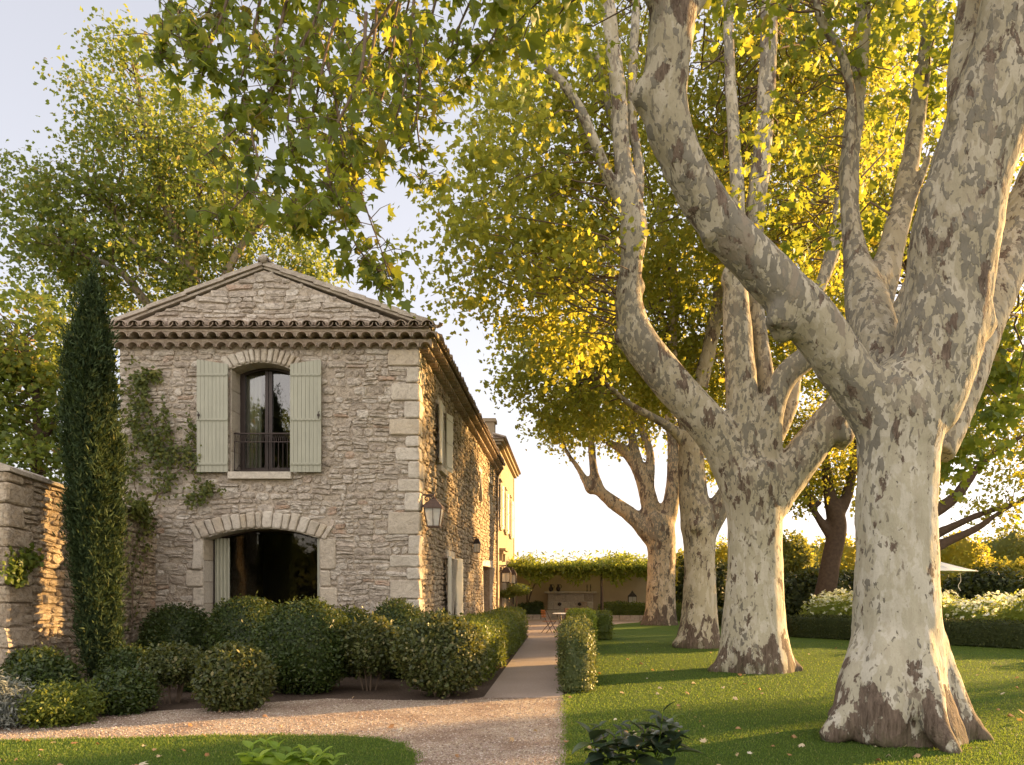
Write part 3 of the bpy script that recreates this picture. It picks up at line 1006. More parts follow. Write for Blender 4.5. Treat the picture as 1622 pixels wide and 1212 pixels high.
# quoins at the right corner
quo = []
v = 0.0
k = 0
while v < EAVE - 0.1:
    h = rnd.uniform(0.24, 0.50)
    if EAVE - v - h < 0.25:
        h = EAVE - v
    quo.append((v, v + h, (rnd.uniform(0.42, 0.64) if k % 2 == 0 else rnd.uniform(0.2, 0.34))))
    v += h
    k += 1
def quoin_w(v):
    for a, b, w in quo:
        if a <= v < b:
            return w
    return 0
def arch_outer(uc, hw, vs, rise, band, v0, v1):
    """u extent covered by the voussoir ring at heights v0..v1"""
    R = (hw ** 2 + rise ** 2) / (2 * rise)
    cz = vs + rise - R
    Ro = R + band
    vm = (v0 + v1) / 2
    if vm > cz + Ro - 0.03:
        return 0
    return min(math.sqrt(max(0, Ro ** 2 - (vm - cz) ** 2)), (hw + 0.22) * 1.0)
lo_j, up_j = {}, {}
def front_spans(v0, v1):
    vm = (v0 + v1) / 2
    iv = [(XL, XR - quoin_w(vm) + 0.02)]
    if v1 > 7.3:
        tt = (APZ - v1) / (APZ - FTZ)
        iv = [(APX + (XL - APX) * tt, APX + (XR - APX) * tt)]
        return iv
    if LO0 < vm < LOs + 0.05:
        for a, b, wl, wr in lo_blocks:
            if a <= vm < b:
                iv = cut(iv, LOc - LOh - wl + .02, LOc + LOh + wr - .02)
                break
        else:
            iv = cut(iv, LOc - LOh, LOc + LOh)
    elif vm < LOs + 0.75:
        w = arch_outer(LOc, LOh, LOs, LOr, 0.36, v0, v1)
        if w:
            iv = cut(iv, LOc - w, LOc + w)
    if UP0 - 0.16 < vm < UPs:
        iv = cut(iv, UPc - UPh - 0.02, UPc + UPh + 0.02)
    elif UPs <= vm < EAVE:
        w = arch_outer(UPc, UPh, UPs, UPr, 0.30, v0, v1)
        if w:
            iv = cut(iv, UPc - w, UPc + w)
    return iv
lo_blocks = []
v = 0.0
k = 0
while v < LOs - 0.02:
    h = rnd.uniform(0.36, 0.50)
    if LOs - v - h < 0.3:
        h = LOs - v
    a, b = (0.34, 0.18) if k % 2 else (0.2, 0.38)
    lo_blocks.append((v, v + h, b + rnd.uniform(-.03, .03), a + rnd.uniform(-.03, .03)))
    v += h
    k += 1
st = MB()
rubble(st, 0.0, EAVE, front_spans, front, rnd)
rubble(st, 7.18, APZ - 0.05, lambda a, b: [(max(XL, APX + (XL - APX) * max(0.03, (APZ - .3 * a - .7 * b) / (APZ - FTZ))), min(XR, APX + (XR - APX) * max(0.03, (APZ - .3 * a - .7 * b) / (APZ - FTZ))))], front, rnd, (0.07, 0.17), (0.16, 0.6))
def side_spans(v0, v1):
    vm = (v0 + v1) / 2
    iv = [(Y0 + 0.26, Y1)]
    for nm, (a, b, p, q) in side_open.items():
        if p - 0.02 < vm < q + (0.2 if nm != 'door' else 0.25):
            iv = cut(iv, a - 0.12, b + 0.12)
    return iv
st.build('stonework', M['rubble'], house)
st = MB()
rubble(st, 0.0, EAVE, side_spans, side, rnd, (0.09, 0.20), (0.12, 0.42), 0.055)
core.build('side_wall', M['mortar_amber_light'], house)
st.build('side_stonework', M['rubble_amber_light'], house)

dress = MB()
for a, b, w in quo:                                   # corner blocks, both faces
    g = 0.006
    x0, x1, y1 = XR - w, XR + 0.035, Y0 + (0.28 if w > .45 else 0.55)
    j = lambda: rnd.uniform(-.006, .006)
    dress.box(x0 + .03, XR + .004, Y0 - 0.004, y1 - .03, a + .03, b - .03)
    stone_poly(dress, rect(x0 + g, XR + .045, a + g, b - g), front, .05 + j(), .03, .006, rnd)
    stone_poly(dress, rect(Y0 - .05, y1, a + g, b - g), side, .045 + j(), .03, .006, rnd)
dress.build('quoins', M['ashlar'], house)
dress = MB()
for a, b, wl, wr in lo_blocks:
    stone_poly(dress, rect(LOc - LOh - wl, LOc - LOh + 0.012, a + .006, b - .006), front, 0.06, 0.03, 0.004, rnd)
    stone_poly(dress, rect(LOc + LOh - 0.012, LOc + LOh + wr, a + .006, b - .006), front, 0.06, 0.03, 0.004, rnd)
def voussoirs(mb, uc, hw, vs, rise, band, n, fmap, rnd):
    R = (hw ** 2 + rise ** 2) / (2 * rise)
    cz = vs + rise - R
    a = math.asin(hw / R) * 1.10
    cuts = np.cumsum([0] + [rnd.uniform(0.7, 1.3) for _ in range(n)])
    cuts = cuts / cuts[-1] * 2 * a - a
    for p, q in zip(cuts[:-1], cuts[1:]):
        g = 0.004 / R
        fan = 1.35                                   # joints splay wider than the curve itself
        ro = R + band * rnd.uniform(0.86, 1.06)
        pt = lambda t, r: (uc + R * math.sin(t) + (r - R) * math.sin(t * fan), cz + R * math.cos(t) + (r - R) * math.cos(t * fan))
        stone_poly(mb, [pt(p + g, R - .01), pt(q - g, R - .01), pt(q - g, ro), pt(p + g, ro)], fmap, 0.065 * rnd.uniform(.8, 1.2), 0.03, 0.005, rnd)
voussoirs(dress, LOc, LOh, LOs, LOr, 0.36, 17, front, rnd)
dress2 = MB()
voussoirs(dress2, UPc, UPh, UPs, UPr, 0.30, 13, front, rnd)
# linings of the two front openings
def lining(mb, prof_o, prof_i, fmap, w0, w1, skip_first=False):
    n = len(prof_o)
    for i in range(n):
        if skip_first and i == 0:
            continue
        j = (i + 1) % n
        segs = max(1, int(np.hypot(prof_o[j][0] - prof_o[i][0], prof_o[j][1] - prof_o[i][1]) / 0.42))
        for s in range(segs):
            lerp = lambda P, t: (P[i][0] + (P[j][0] - P[i][0]) * t, P[i][1] + (P[j][1] - P[i][1]) * t)
            t0, t1 = s / segs + 0.004, (s + 1) / segs - 0.004
            a, b, c, d = lerp(prof_o, t0), lerp(prof_o, t1), lerp(prof_i, t1), lerp(prof_i, t0)
            vs = [fmap(*p, w0) for p in (a, b, c, d)] + [fmap(*p, w1) for p in (a, b, c, d)]
            mb.add(vs, [(0, 1, 2, 3), (7, 6, 5, 4), (0, 4, 5, 1), (1, 5, 6, 2), (2, 6, 7, 3), (3, 7, 4, 0)])
lining(dress2, arch(UPc, UPh, UP0, UPs, UPr, t=-0.004), arch(UPc, UPh, UP0, UPs, UPr, t=0.018), front, 0.02, -0.46, True)
dress2.build('window_surround', M['ashlar'], house)
lining(dress, arch(LOc, LOh, LO0, LOs, LOr, t=-0.004), arch(LOc, LOh, LO0, LOs, LOr, t=0.02), front, 0.02, -0.46, True)
dress.build('bay_surround', M['ashlar'], house)
# dressed frames on the side wall
for nm, (a, b, p, q) in side_open.items():
    s = 0.13
    dress = MB()
    for (u0, u1, v0, v1) in ((a - s, a + .01, p, q), (b - .01, b + s, p, q), (a - s - .04, b + s + .04, q - .01, q + (0.2 if nm != 'door' else 0.26))):
        stone_poly(dress, rect(u0, u1, v0, v1), side, 0.06, 0.025, 0.003, rnd)
    dress.build('opening_surround', M['ashlar'], house)

# sills
sl = MB()
sl.box(UPc - UPh - 0.02, UPc + UPh + 0.02, Y0 - 0.13, Y0 + 0.42, UP0 - 0.145, UP0)
sl.build('sill', M['ashlar'], house)
sl = MB()
sl.box(XR - 0.3, XR + 0.13, 18.25, 19.27, 4.56, 4.69)
sl.build('sill', M['ashlar'], house)

# eaves: two rows of hollow tiles under the roof edge
def half_tile(mb, c, r, th, L, fu, fo, n=7, flat=0.92):
    """convex-up half tube starting at c, running along fo; fu is across"""
    c, fu, fo = map(np.array, (c, fu, fo))
    up = np.array((0, 0, 1.0))
    vs = []
    for e in (0, 1):
        for rr in (r, r - th):
            for k in range(n + 1):
                a = math.pi * k / n
                vs.append(c + fo * L * e + fu * rr * math.cos(a) + up * rr * flat * math.sin(a))
    m = n + 1
    fs = []
    for k in range(n):
        fs += [(k, k + 1, 2 * m + k + 1, 2 * m + k), (m + k + 1, m + k, 3 * m + k, 3 * m + k + 1), (2 * m + k, 2 * m + k + 1, 3 * m + k + 1, 3 * m + k), (k + 1, k, m + k, m + k + 1)]
    fs += [(0, 2 * m, 3 * m, m), (n, m + n, 3 * m + n, 2 * m + n)]
    mb.add(vs, fs)
gt, gm, rt = MB(), MB(), MB()
SP = 0.262
def genoise(a, b, fpos, fu, fo):
    n = int(round((b - a) / SP))
    for row, (z, out) in enumerate(((EAVE, 0.19), (EAVE + 0.165, 0.34))):
        for k in range(n):
            u = a + (k + 0.5 + 0.5 * (row % 2)) * (b - a) / n
            half_tile(gt, np.array(fpos(u, out + rnd.uniform(-.012, .012))) + np.array((0, 0, z)), 0.122, 0.018, out + 0.02, fu, -np.array(fo))
            pv, pf = [], []
            for q in range(8):                            # spandrel mortar around the arc, set back from the tile lip
                aa = math.pi * q / 7
                pv += [np.array(fpos(u + .122 * math.cos(aa), out - .035)) + np.array((0, 0, z + .92 * .121 * math.sin(aa))), np.array(fpos(u + .131 * math.cos(aa), out - .035)) + np.array((0, 0, z + .112))]
            for q in range(7):
                pf.append((2 * q, 2 * q + 2, 2 * q + 3, 2 * q + 1))
            gm.add(pv, pf)
            gm.add([np.array(fpos(u + e * .131, o_)) + np.array((0, 0, zz_)) for e in (.93, 1.0) for o_ in (0, out - .036) for zz_ in (z, z + .110)], [(0, 1, 3, 2), (4, 6, 7, 5), (2, 3, 7, 6), (0, 2, 6, 4)])
        lo = [fpos(a, 0), fpos(b, 0), fpos(b, out - 0.02), fpos(a, out - 0.02)]
        xs = [p[0] for p in lo]
        ys = [p[1] for p in lo]
        gm.box(min(xs), max(xs), min(ys), max(ys), z + 0.108, z + 0.163)
genoise(XL - 0.30, XR + 0.33, lambda u, o: (u, Y0 - o, 0), (1, 0, 0), (0, -1, 0))
genoise(Y0 + 0.003, Y1, lambda u, o: (XR + o, u, 0), (0, 1, 0), (1, 0, 0))
gt.build('eaves_tiles', M['tile'], house)
gm.build('eaves_mortar', M['genoise'], house)

# roof tiles: skirt along the front, then the two slopes
def tile_run(mb, a, b, r, rnd, seg=0.38):
    """row of lapped cover tiles from the eave a up to b"""
    a, b = np.array(a, float), np.array(b, float)
    L = np.linalg.norm(b - a)
    t = (b - a) / L
    n = max(1, int(round(L / seg)))
    fu = np.cross(t, (0, 0, 1.0))
    fu /= np.linalg.norm(fu)
    up = np.cross(fu, t)
    for k in range(n):
        p = a + t * (L * k / n) + up * rnd.uniform(0, .008)
        half_tile(mb, p, r * rnd.uniform(.94, 1.03), 0.016, L / n + 0.06, fu, t + up * -0.03, 6)
n = int((XR - XL + 0.9) / 0.275)
for k in range(n):
    u = XL - 0.42 + (k + 0.5) * (XR - XL + 0.84) / n
    tile_run(rt, (u, Y0 - 0.46 + rnd.uniform(-.02, .02), EAVE + 0.35), (u, Y0 + 0.03, EAVE + 0.47), 0.125, rnd, 0.5)
    # bowl tiles seen between the covers
    half_tile(rt, (u + 0.138, Y0 - 0.42, EAVE + 0.43), 0.10, -0.015, 0.42, (1, 0, 0), (0, 1, 0.29), 6, -0.9)
ridge = np.array((APX + 0.1, 0, APZ + 0.02))
n = int((Y1 - Y0) / 0.24)
for k in range(n):
    y = Y0 + 0.25 + (k + 0.5) * (Y1 - Y0 - 0.1) / n
    tile_run(rt, (XR + 0.44 + rnd.uniform(-.02, .02), y, EAVE + 0.345), (ridge[0], y, ridge[2]), 0.105, rnd, 0.6)
    half_tile(rt, (XR + 0.40, y + 0.12, EAVE + 0.42), 0.095, -0.015, 0.5, (0, 1, 0), (-1, 0, 0.4), 6, -0.9)
tile_run(rt, (APX + 0.05, Y0 - 0.14, APZ + 0.13), (APX + 0.05, Y1, APZ + 0.13), 0.13, rnd, 0.45)
rt.build('roof_tiles', M['tile'], house)
rf = MB()
yb = Y0 + 0.30
vs = [(XR + 0.38, yb, EAVE + 0.33), (XR + 0.38, Y1, EAVE + 0.33), (APX + .1, Y1, APZ - .02), (APX + .1, yb, APZ - .02), (XL - 0.38, yb, EAVE + 0.33), (XL - 0.38, Y1, EAVE + 0.33)]
rf.add(vs, [(0, 1, 2, 3), (3, 2, 5, 4)])
rf.box(XL - 0.3, XR + 0.3, Y0 - 0.38, Y0 + 0.28, EAVE + 0.332, EAVE + 0.36)
rf.box(XL + 0.02, XR - 0.02, Y0 + 0.5, Y1, 3.3, 3.5)
rf.build('roof_boards', M['oldwood'], house)

# gable coping slabs
cp = MB()
for (xa, za), (xb, zb), n in (((FTR, FTZ + 0.0), (APX, APZ + 0.02), 10), ((FTL, FTZ), (APX, APZ + 0.02), 4)):
    a, b = np.array((xa, Y0 + 0.13, za)), np.array((xb, Y0 + 0.13, zb))
    d = (b - a) / n
    up = np.array((-(d[2]), 0, d[0]))
    up = up / np.linalg.norm(up) * (1 if up[2] > 0 else -1)
    cp.beam(a + up * 0.035 - d * 0.02, b + up * 0.035, 0.33, 0.05)
    for k in range(n):
        p, q = a + d * (k + 0.03), a + d * (k + 0.97 + 0.06)
        o = up * (0.108 + rnd.uniform(-.006, .006))
        cp.beam(p + o + up * 0.018, q + o - up * 0.006, 0.44, 0.095 if n > 5 else 0.075, (0, 0, 1))
cp.ball((APX + 0.03, Y0 - 0.08, APZ + 0.20), 0.10, (1, 1.2, 0.95))
cp.build('coping', M['coping'], house)

# upper French window
yw = Y0 + 0.44
fr_map = lambda u, v, w: (u, yw - w, v)
wf = MB()
po, pi_ = arch(UPc, UPh - .02, UP0, UPs - .012, UPr), arch(UPc, UPh - .02, UP0, UPs - .012, UPr, t=0.075)
def band(mb, A, B, fmap, w0, w1):
    n = len(A)
    vs = [fmap(*p, w) for w in (w0, w1) for p in A] + [fmap(*p, w) for w in (w0, w1) for p in B]
    fs = []
    for i in range(n):
        j = (i + 1) % n
        fs += [(n + i, n + j, 3 * n + j, 3 * n + i), (i, 2 * n + i, 2 * n + j, j), (2 * n + i, 3 * n + i, 3 * n + j, 2 * n + j), (i, j, n + j, n + i)]
    mb.add(vs, fs)
band(wf, po, pi_, fr_map, 0.0, 0.05)
for s in (-1, 1):
    wf.box(UPc + s * .042 - .034, UPc + s * .042 + .034, yw - .062, yw - .008, UP0 + .03, UPs + UPr - .09)
    wf.box(UPc + s * (UPh - .10) - .035, UPc + s * (UPh - .10) + .035, yw - .06, yw - .008, UP0 + .03, UPs - .02)
    wf.box(UPc + min(0, s) * (UPh - .08) + .005, UPc + max(0, s) * (UPh - .08) - .005, yw - .059, yw - .01, UP0 + .055, UP0 + .16)
wwin = wf.build('window', M['bronze'], house)
gl = MB()
gl.add([fr_map(u, v, 0.02) for u, v in pi_], [tuple(range(len(pi_)))])
gl.build('glass', M['glass'], wwin)
def curtain(mb, u0, u1, y, z0, z1, folds):
    n = folds * 6
    vs, fs = [], []
    for k in range(n + 1):
        u = u0 + (u1 - u0) * k / n
        yy = y + 0.035 * math.sin(2 * math.pi * folds * k / n)
        vs += [(u, yy, z0), (u, yy, z1)]
    for k in range(n):
        fs.append((2 * k, 2 * k + 2, 2 * k + 3, 2 * k + 1))
    mb.add(vs, fs)
cu = MB()
curtain(cu, UPc - UPh + .08, UPc - UPh + .42, yw + 0.12, UP0, UPs, 4)
cu.build('curtain', M['curtain'], wwin)
# railing
rl = MB()
yr = Y0 + 0.09
x0, x1 = UPc - UPh + 0.022, UPc + UPh - 0.022
rl.box(x0, x1, yr - .018, yr + .018, UP0 + 0.83, UP0 + 0.855)
rl.box(x0, x1, yr - .01, yr + .01, UP0 + 0.655, UP0 + 0.672)
rl.box(x0, x1, yr - .012, yr + .012, UP0 + 0.05, UP0 + 0.068)
n = 13
for k in range(n + 1):
    x = x0 + .012 + (x1 - x0 - .024) * k / n
    rl.tube([(x, yr, UP0 + .06), (x, yr, UP0 + .66)], 0.0075, 6)
    if k < n:
        w = (x1 - x0 - .024) / n
        for off in (0, 1):                            # interlaced arches
            pts = [(x + off * w * .5 + w * 0.75 * (1 - math.cos(t)) * .66, yr + .004 * (1 - 2 * off), UP0 + .672 + 0.15 * math.sin(t)) for t in np.linspace(0, math.pi, 8)]
            if pts[-1][0] < x1:
                rl.tube(pts, 0.005, 5)
    if k % 3 == 1:
        for s in (-1, 1):
            rl.tube([(x, yr, UP0 + .19), (x + s * .012, yr, UP0 + .15), (x + s * .04, yr, UP0 + .10), (x + s * .045, yr, UP0 + .07)], 0.006, 5)
rl.build('railing', M['iron'], house)

# shutters
def shutter(name, L, H, slope, mat, parent, hinge, angle, n=8, inv=False):
    """boarded leaf: hinge edge at local u=0; top rises by slope towards u=L; three ledges, bolt"""
    mb = MB()
    bw = L / n
    for k in range(n):
        a, b = k * bw + .004, (k + 1) * bw - .004
        za, zb = H + slope * a / L, H + slope * b / L
        mb.add([(a, -.016, 0), (b, -.016, 0), (b, .016, 0), (a, .016, 0), (a, -.016, za), (b, -.016, zb), (b, .016, zb), (a, .016, za)],
               [(0, 3, 2, 1), (4, 5, 6, 7), (0, 1, 5, 4), (1, 2, 6, 5), (2, 3, 7, 6), (3, 0, 4, 7)])
        mb.box(b - .001, b + .009, -.008, .008, 0, min(za, zb) - .005) if k < n - 1 else None
    sts, bl = [], MB()
    for z in (H * .075, H * .485, H * .90):
        st_ = MB()
        sts.append(st_)
        st_.box(0.01, L - .01, -.034, -.0165, z - .022, z + .022)
        for k in range(n):
            st_.box((k + .5) * bw - .008, (k + .5) * bw + .008, -.040, -.0345, z - .008, z + .008)
    bl.tube([(L - .05, -.045, H * .49), (L - .05, -.045, H * .55)], .008, 6)
    bl.tube([(L - .05, -.045, H * .55), (L - .02, -.06, H * .56)], .007, 6)
    bl.box(L - .075, L - .025, -.042, -.0345, H * .515, H * .535)
    R = Matrix.Translation(Vector(hinge)) @ Matrix.Rotation(angle, 4, 'Z')
    out = []
    for m, nm, mt, in [(mb, name, mat)] + [(b_, 'batten', mat) for b_ in sts] + [(bl, 'bolt', M['iron'])]:
        m.v = [tuple(R @ Vector(p)) for p in m.v]
        o = m.build(nm, mt, out[0] if out else parent)
        out.append(o)
    return out[0]
ush = shutter('shutter', 0.655, 2.26, 0.10, M['shutter'], house, (UPc - UPh - .01, Y0 - .125, UP0 - .01), math.pi * 1.0)
# mirrored leaf faces the garden too: rotate pi turns the ledges inwards, so build both facing out
for o in [ush] + list(ush.children):
    for vtx in o.data.vertices:
        vtx.co.y = 2 * (-.125) - vtx.co.y
    o.data.flip_normals()
shutter('shutter', 0.655, 2.26, 0.10, M['shutter'], house, (UPc + UPh + .01, Y0 - .125, UP0 - .01), 0.0)

# lower glazed bay
yg = Y0 + 0.46
wf = MB()
lmap = lambda u, v, w: (u, yg - w, v)
po, pi_ = arch(LOc, LOh - .022, LO0, LOs - .014, LOr), arch(LOc, LOh - .022, LO0, LOs - .014, LOr, t=0.05)
band(wf, po, pi_, lmap, 0.0, 0.05)
lwin = wf.build('bay_window', M['bronze'], house)
gl = MB()
gl.add([lmap(u, v, 0.02) for u, v in pi_], [tuple(range(len(pi_)))])
gl.build('glass', M['bay_glass'], lwin)
cu = MB()
curtain(cu, LOc - LOh + .08, LOc - LOh + .40, yg - 0.10, 0.05, LOs + .02, 4)
cu.build('curtain', M['curtain'], lwin)
cu = MB()
cu.box(LOc + LOh - .09, LOc + LOh - .035, yg - 0.40, yg - .06, 0.05, LOs + .0)
cu.build('shutter_leaf', M['shutter'], lwin)
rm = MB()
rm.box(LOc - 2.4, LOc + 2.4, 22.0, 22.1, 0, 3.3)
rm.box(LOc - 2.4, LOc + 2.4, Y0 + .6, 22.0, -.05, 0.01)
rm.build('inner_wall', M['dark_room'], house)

# side wall windows, shutters, door
def side_window(key, panes, deep=0.28, mat=M['bronze']):
    a, b, p, q = side_open[key]
    w = MB()
    x = XR - deep
    for (u0, u1, v0, v1) in ((a, a + .06, p, q), (b - .06, b, p, q), (a + .06, b - .06, q - .07, q), (a + .06, b - .06, p, p + .07)):
        w.box(x - .03, x + .03, u0, u1, v0, v1)
    for k in range(1, panes):
        u = a + (b - a) * k / panes
        w.box(x - .028, x + .028, u - .03, u + .03, p + .07, q - .07)
    o = w.build('window', mat, house)
    g = MB()
    g.add([(x, a + .05, p + .05), (x, b - .05, p + .05), (x, b - .05, q - .05), (x, a + .05, q - .05)], [(0, 1, 2, 3)])
    g.build('glass', M['glass'], o)
for k_, n_ in (('upper', 2), ('lower', 2), ('slit_a', 1), ('slit_b', 1)):
    side_window(k_, n_)
for key in ('upper', 'lower'):
    a, b, p, q = side_open[key]
    L = (b - a) / 2 + 0.08
    shutter('shutter', L, q - p + .02, 0.0, M['shutter_white'], house, (XR + 0.10, b + .02, p), math.pi / 2 - 0.16, 5)
    sh = shutter('shutter', L, q - p + .02, 0.0, M['shutter_white'], house, (XR + 0.14, a - .02, p), -math.pi / 2 + 0.05, 5)
a, b, p, q = side_open['door']
dr = MB()
dr.box(XR - .40, XR - .34, a, b, p, q)
for k in range(9):
    dr.box(XR - .34, XR - .325, a + .04 + k * (b - a - .08) / 9 + .006, a + .04 + (k + 1) * (b - a - .08) / 9 - .006, p + .05, q - .05)
door = dr.build('door', M['oldwood'], house)
dg_ = MB()
dg_.box(XR - .322, XR - .300, (a + b) / 2 - .03, (a + b) / 2 + .03, p + 1.0, p + 1.2)
dg_.build('handle', M['iron'], door)
# rain pipe and side gutter stop
dp = MB()
dp.tube([(XR + .10, Y1 - .12, 0.0), (XR + .10, Y1 - .12, 6.6), (XR + .3, Y1 - .12, 6.95)], 0.05, 10)
for z in (1.2, 3.2, 5.2):
    dp.box(XR + .0, XR + .16, Y1 - .18, Y1 - .06, z, z + .04)
dp.build('downpipe', M['zinc'], house)

# ================================================================== PLASTER HOUSE BEHIND
hb = thing('plaster_house', 'ochre plastered taller house adjoining the far end of the stone house', 'house', (-7, 39, 0))
PX, PY0, PY1, PZ = -3.08, 33.72, 44.0, 8.2
pside = lambda u, v, w: (PX + w, u, v)
wb = MB()
pw = [(34.25, 35.05, 4.45, 6.45), (37.2, 38.05, 4.45, 6.45), (40.4, 41.3, 4.45, 6.45)]
pd = [(34.6, 36.0, 0.02, 2.7), (38.6, 39.8, 0.02, 2.7)]
wall_holes(wb, rect(PY0, PY1, -.2, PZ), [rect(*r) for r in pw + pd], pside, 0.4)
wb.box(-12, PX - .003, PY0, PY0 + .35, -.2, PZ - .003)
wb.box(-12, PX - .003, PY1 - .3, PY1 - .004, -.2, PZ - .003)
wb.box(-12, -11.6, PY0 + .36, PY1 - .31, -.2, PZ - .004)
wb.box(PX, PX + .035, PY0, PY0 + .3, 0, PZ - .2)
wb.box(PX, PX + .035, PY1 - .35, PY1, 0, PZ - .2)
wb.build('wall', M['plaster'], hb)
cn = MB()
cn.box(-12.1, PX + .16, PY0 - .16, PY1 + .16, PZ - .12, PZ)
cn.box(-12.2, PX + .28, PY0 - .28, PY1 + .28, PZ + .001, PZ + .12)
cn.build('cornice', M['plaster'], hb)
r2 = MB()
r2.add([(-12.3, PY0 - .35, PZ + .121), (PX + .36, PY0 - .35, PZ + .121), (PX + .36, PY1 + .35, PZ + .121), (-12.3, PY1 + .35, PZ + .121), (-7.6, PY0 + 3, PZ + 1.3), (-7.6, PY1 - 3, PZ + 1.3)],
       [(0, 1, 4), (1, 2, 5, 4), (2, 3, 5), (3, 0, 4, 5), (3, 2, 1, 0)])
for k in range(44):
    y = PY0 - .3 + k * .25
    half_tile(r2, (PX + .40, y, PZ + .13), 0.1, 0.015, 0.6, (0, 1, 0), (-1, 0, .27), 6)
r2.build('roof', M['tile'], hb)
ch = MB()
ch.box(-3.95, -3.25, 33.9, 34.5, PZ, 9.15)
ch.box(-4.02, -3.18, 33.83, 34.57, 9.151, 9.3)
ch.build('chimney', M['plaster'], hb)
for (a, b, p, q) in pw:
    f = MB()
    f.box(PX - .25, PX - .19, a, b, p, q)
    for z in (p + .05, (p + q) / 2, q - .05):
        f.box(PX - .189, PX - .17, a + .02, b - .02, z - .03, z + .03)
    w_ = f.build('window', M['bronze'], hb)
    f = MB()
    f.box(PX + .03, PX + .075, a - .13, a + .0, q + .02, q + .14)
    f.box(PX + .002, PX + .10, a - .12, b + .12, q + .141, q + .2)
    f.build('window_head', M['plaster'], hb)
    f = MB()
    f.box(PX - .15, PX + .10, a - .08, b + .08, p - .1, p)
    f.build('sill', M['plaster'], hb)
    L = (b - a) / 2 + .03
    shutter('shutter', L, q - p, 0, M['shutter_white'], hb, (PX + .08, b + .02, p), math.pi / 2 - .12, 4)
    shutter('shutter', L, q - p, 0, M['shutter_white'], hb, (PX + .08, a - .02, p), -math.pi / 2 + .06, 4)
for i, (a, b, p, q) in enumerate(pd):
    f = MB()
    f.box(PX - .3, PX - .24, a, b, p, q)
    for s in (0.25, 0.75):
        u = a + (b - a) * s
        f.box(PX - .239, PX - .22, u - .25, u + .25, p + .2, p + .9)
        f.box(PX - .239, PX - .22, u - .25, u + .25, p + 1.05, q - .2)
    f.build('door', M['oldwood'] if i == 0 else M['shutter'], hb)
hd = MB()
hd.box(PX, PX + .30, 34.35, 36.25, 3.42, 3.52)
hd.box(PX, PX + .20, 34.45, 36.15, 3.28, 3.419)
for u in (34.5, 35.95):
    hd.box(PX, PX + .15, u, u + .15, 2.95, 3.279)
hd.build('door_hood', M['plaster'], hb)

# ================================================================== GARDEN WALL
gw = thing('garden_wall', 'rough stone garden wall with sunlit patch running from frame edge to house', 'wall', (-8.95, 13.8, 0))
GX, GY0 = -8.70, 11.75
gtop = lambda y: 3.18 + (16 - y) * 0.085
gmap = lambda u, v, w: (GX + w, u, v * gtop(u) / 3.3)
c_ = MB()
ys = [GY0, Y0 - .003]
c_.add([(GX, GY0, -.2), (GX, ys[1], -.2), (GX, ys[1], gtop(16)), (GX, GY0, gtop(GY0)), (GX - .5, GY0, -.2), (GX - .5, ys[1], -.2), (GX - .5, ys[1], gtop(16)), (GX - .5, GY0, gtop(GY0))],
       [(0, 1, 2, 3), (7, 6, 5, 4), (0, 3, 7, 4), (1, 5, 6, 2), (3, 2, 6, 7), (0, 4, 5, 1)])
c_.build('wall_core', M['mortar_amber_light'], gw)
rnd = random.Random(5)
s_ = MB()
rubble(s_, 0, 3.28, lambda a, b: [(GY0 + (0.32 if int((a + b) * 1.4) % 2 else 0.5), 15.98)], gmap, rnd, (0.07, 0.17), (0.12, 0.42), 0.06)
s_.build('stonework', M['rubble_amber_light'], gw)
d_ = MB()
v = 0
k = 0
while v < 3.25:
    h = rnd.uniform(.19, .36)
    h = min(h, 3.3 - v)
    L = .34 if int((2 * v + h) * 1.4) % 2 else .54
    zs = gtop(GY0) / 3.3
    d_.box(GX - .49, GX + .004, GY0 - .004, GY0 + L - .03, (v + .03) * zs, (v + h - .03) * zs)
    stone_poly(d_, rect(GY0 - .05, GY0 + L, v + .006, v + h - .006), gmap, .06, .035, .009, rnd)
    stone_poly(d_, rect(GX - .5, GX + .05, (v + .006) * zs, (v + h - .006) * zs), lambda u, q, w: (u, GY0 - w, q), .05, .035, .009, rnd)
    v += h
d_.build('quoin', M['rubble_amber_light'], gw)
cp = MB()
pts = []
n = 9
for k in range(n):
    ya, yb2 = GY0 - .06 + (16.0 - GY0 + .05) * k / n, GY0 - .06 + (16.0 - GY0 + .05) * (k + 1) / n - .012
    h = rnd.uniform(.09, .12)
    vs = []
    for y in (ya, yb2):
        z = gtop(y) + .002
        for x, zz in ((GX + .10, 0), (GX + .11, h * .55), (GX - .03, h * 1.1), (GX - .25, h * 1.35), (GX - .50, h * 1.1), (GX - .60, 0)):
            vs.append((x, y, z + zz + rnd.uniform(-.008, .008)))
    fs = [(i, i + 1, i + 7, i + 6) for i in range(5)] + [(5, 0, 6, 11), (0, 5, 4, 3, 2, 1), (6, 7, 8, 9, 10, 11)]
    cp.add(vs, fs)
cp.build('coping', M['coping'], gw)

# ================================================================== PATIO WALL, FOUNTAIN, PERGOLA
pw_ = thing('patio_wall', 'plain plastered wall closing the patio under the vine pergola', 'wall', (0.8, 44.3, 0))
w_ = MB()
w_.box(-3.05, 4.75, 44.15, 44.5, -.2, 2.5)
w_.build('wall', M['patio_plaster'], pw_)
w_ = MB()
w_.box(-3.1, 4.8, 44.08, 44.57, 2.501, 2.58)
w_.build('coping', M['coping'], pw_)

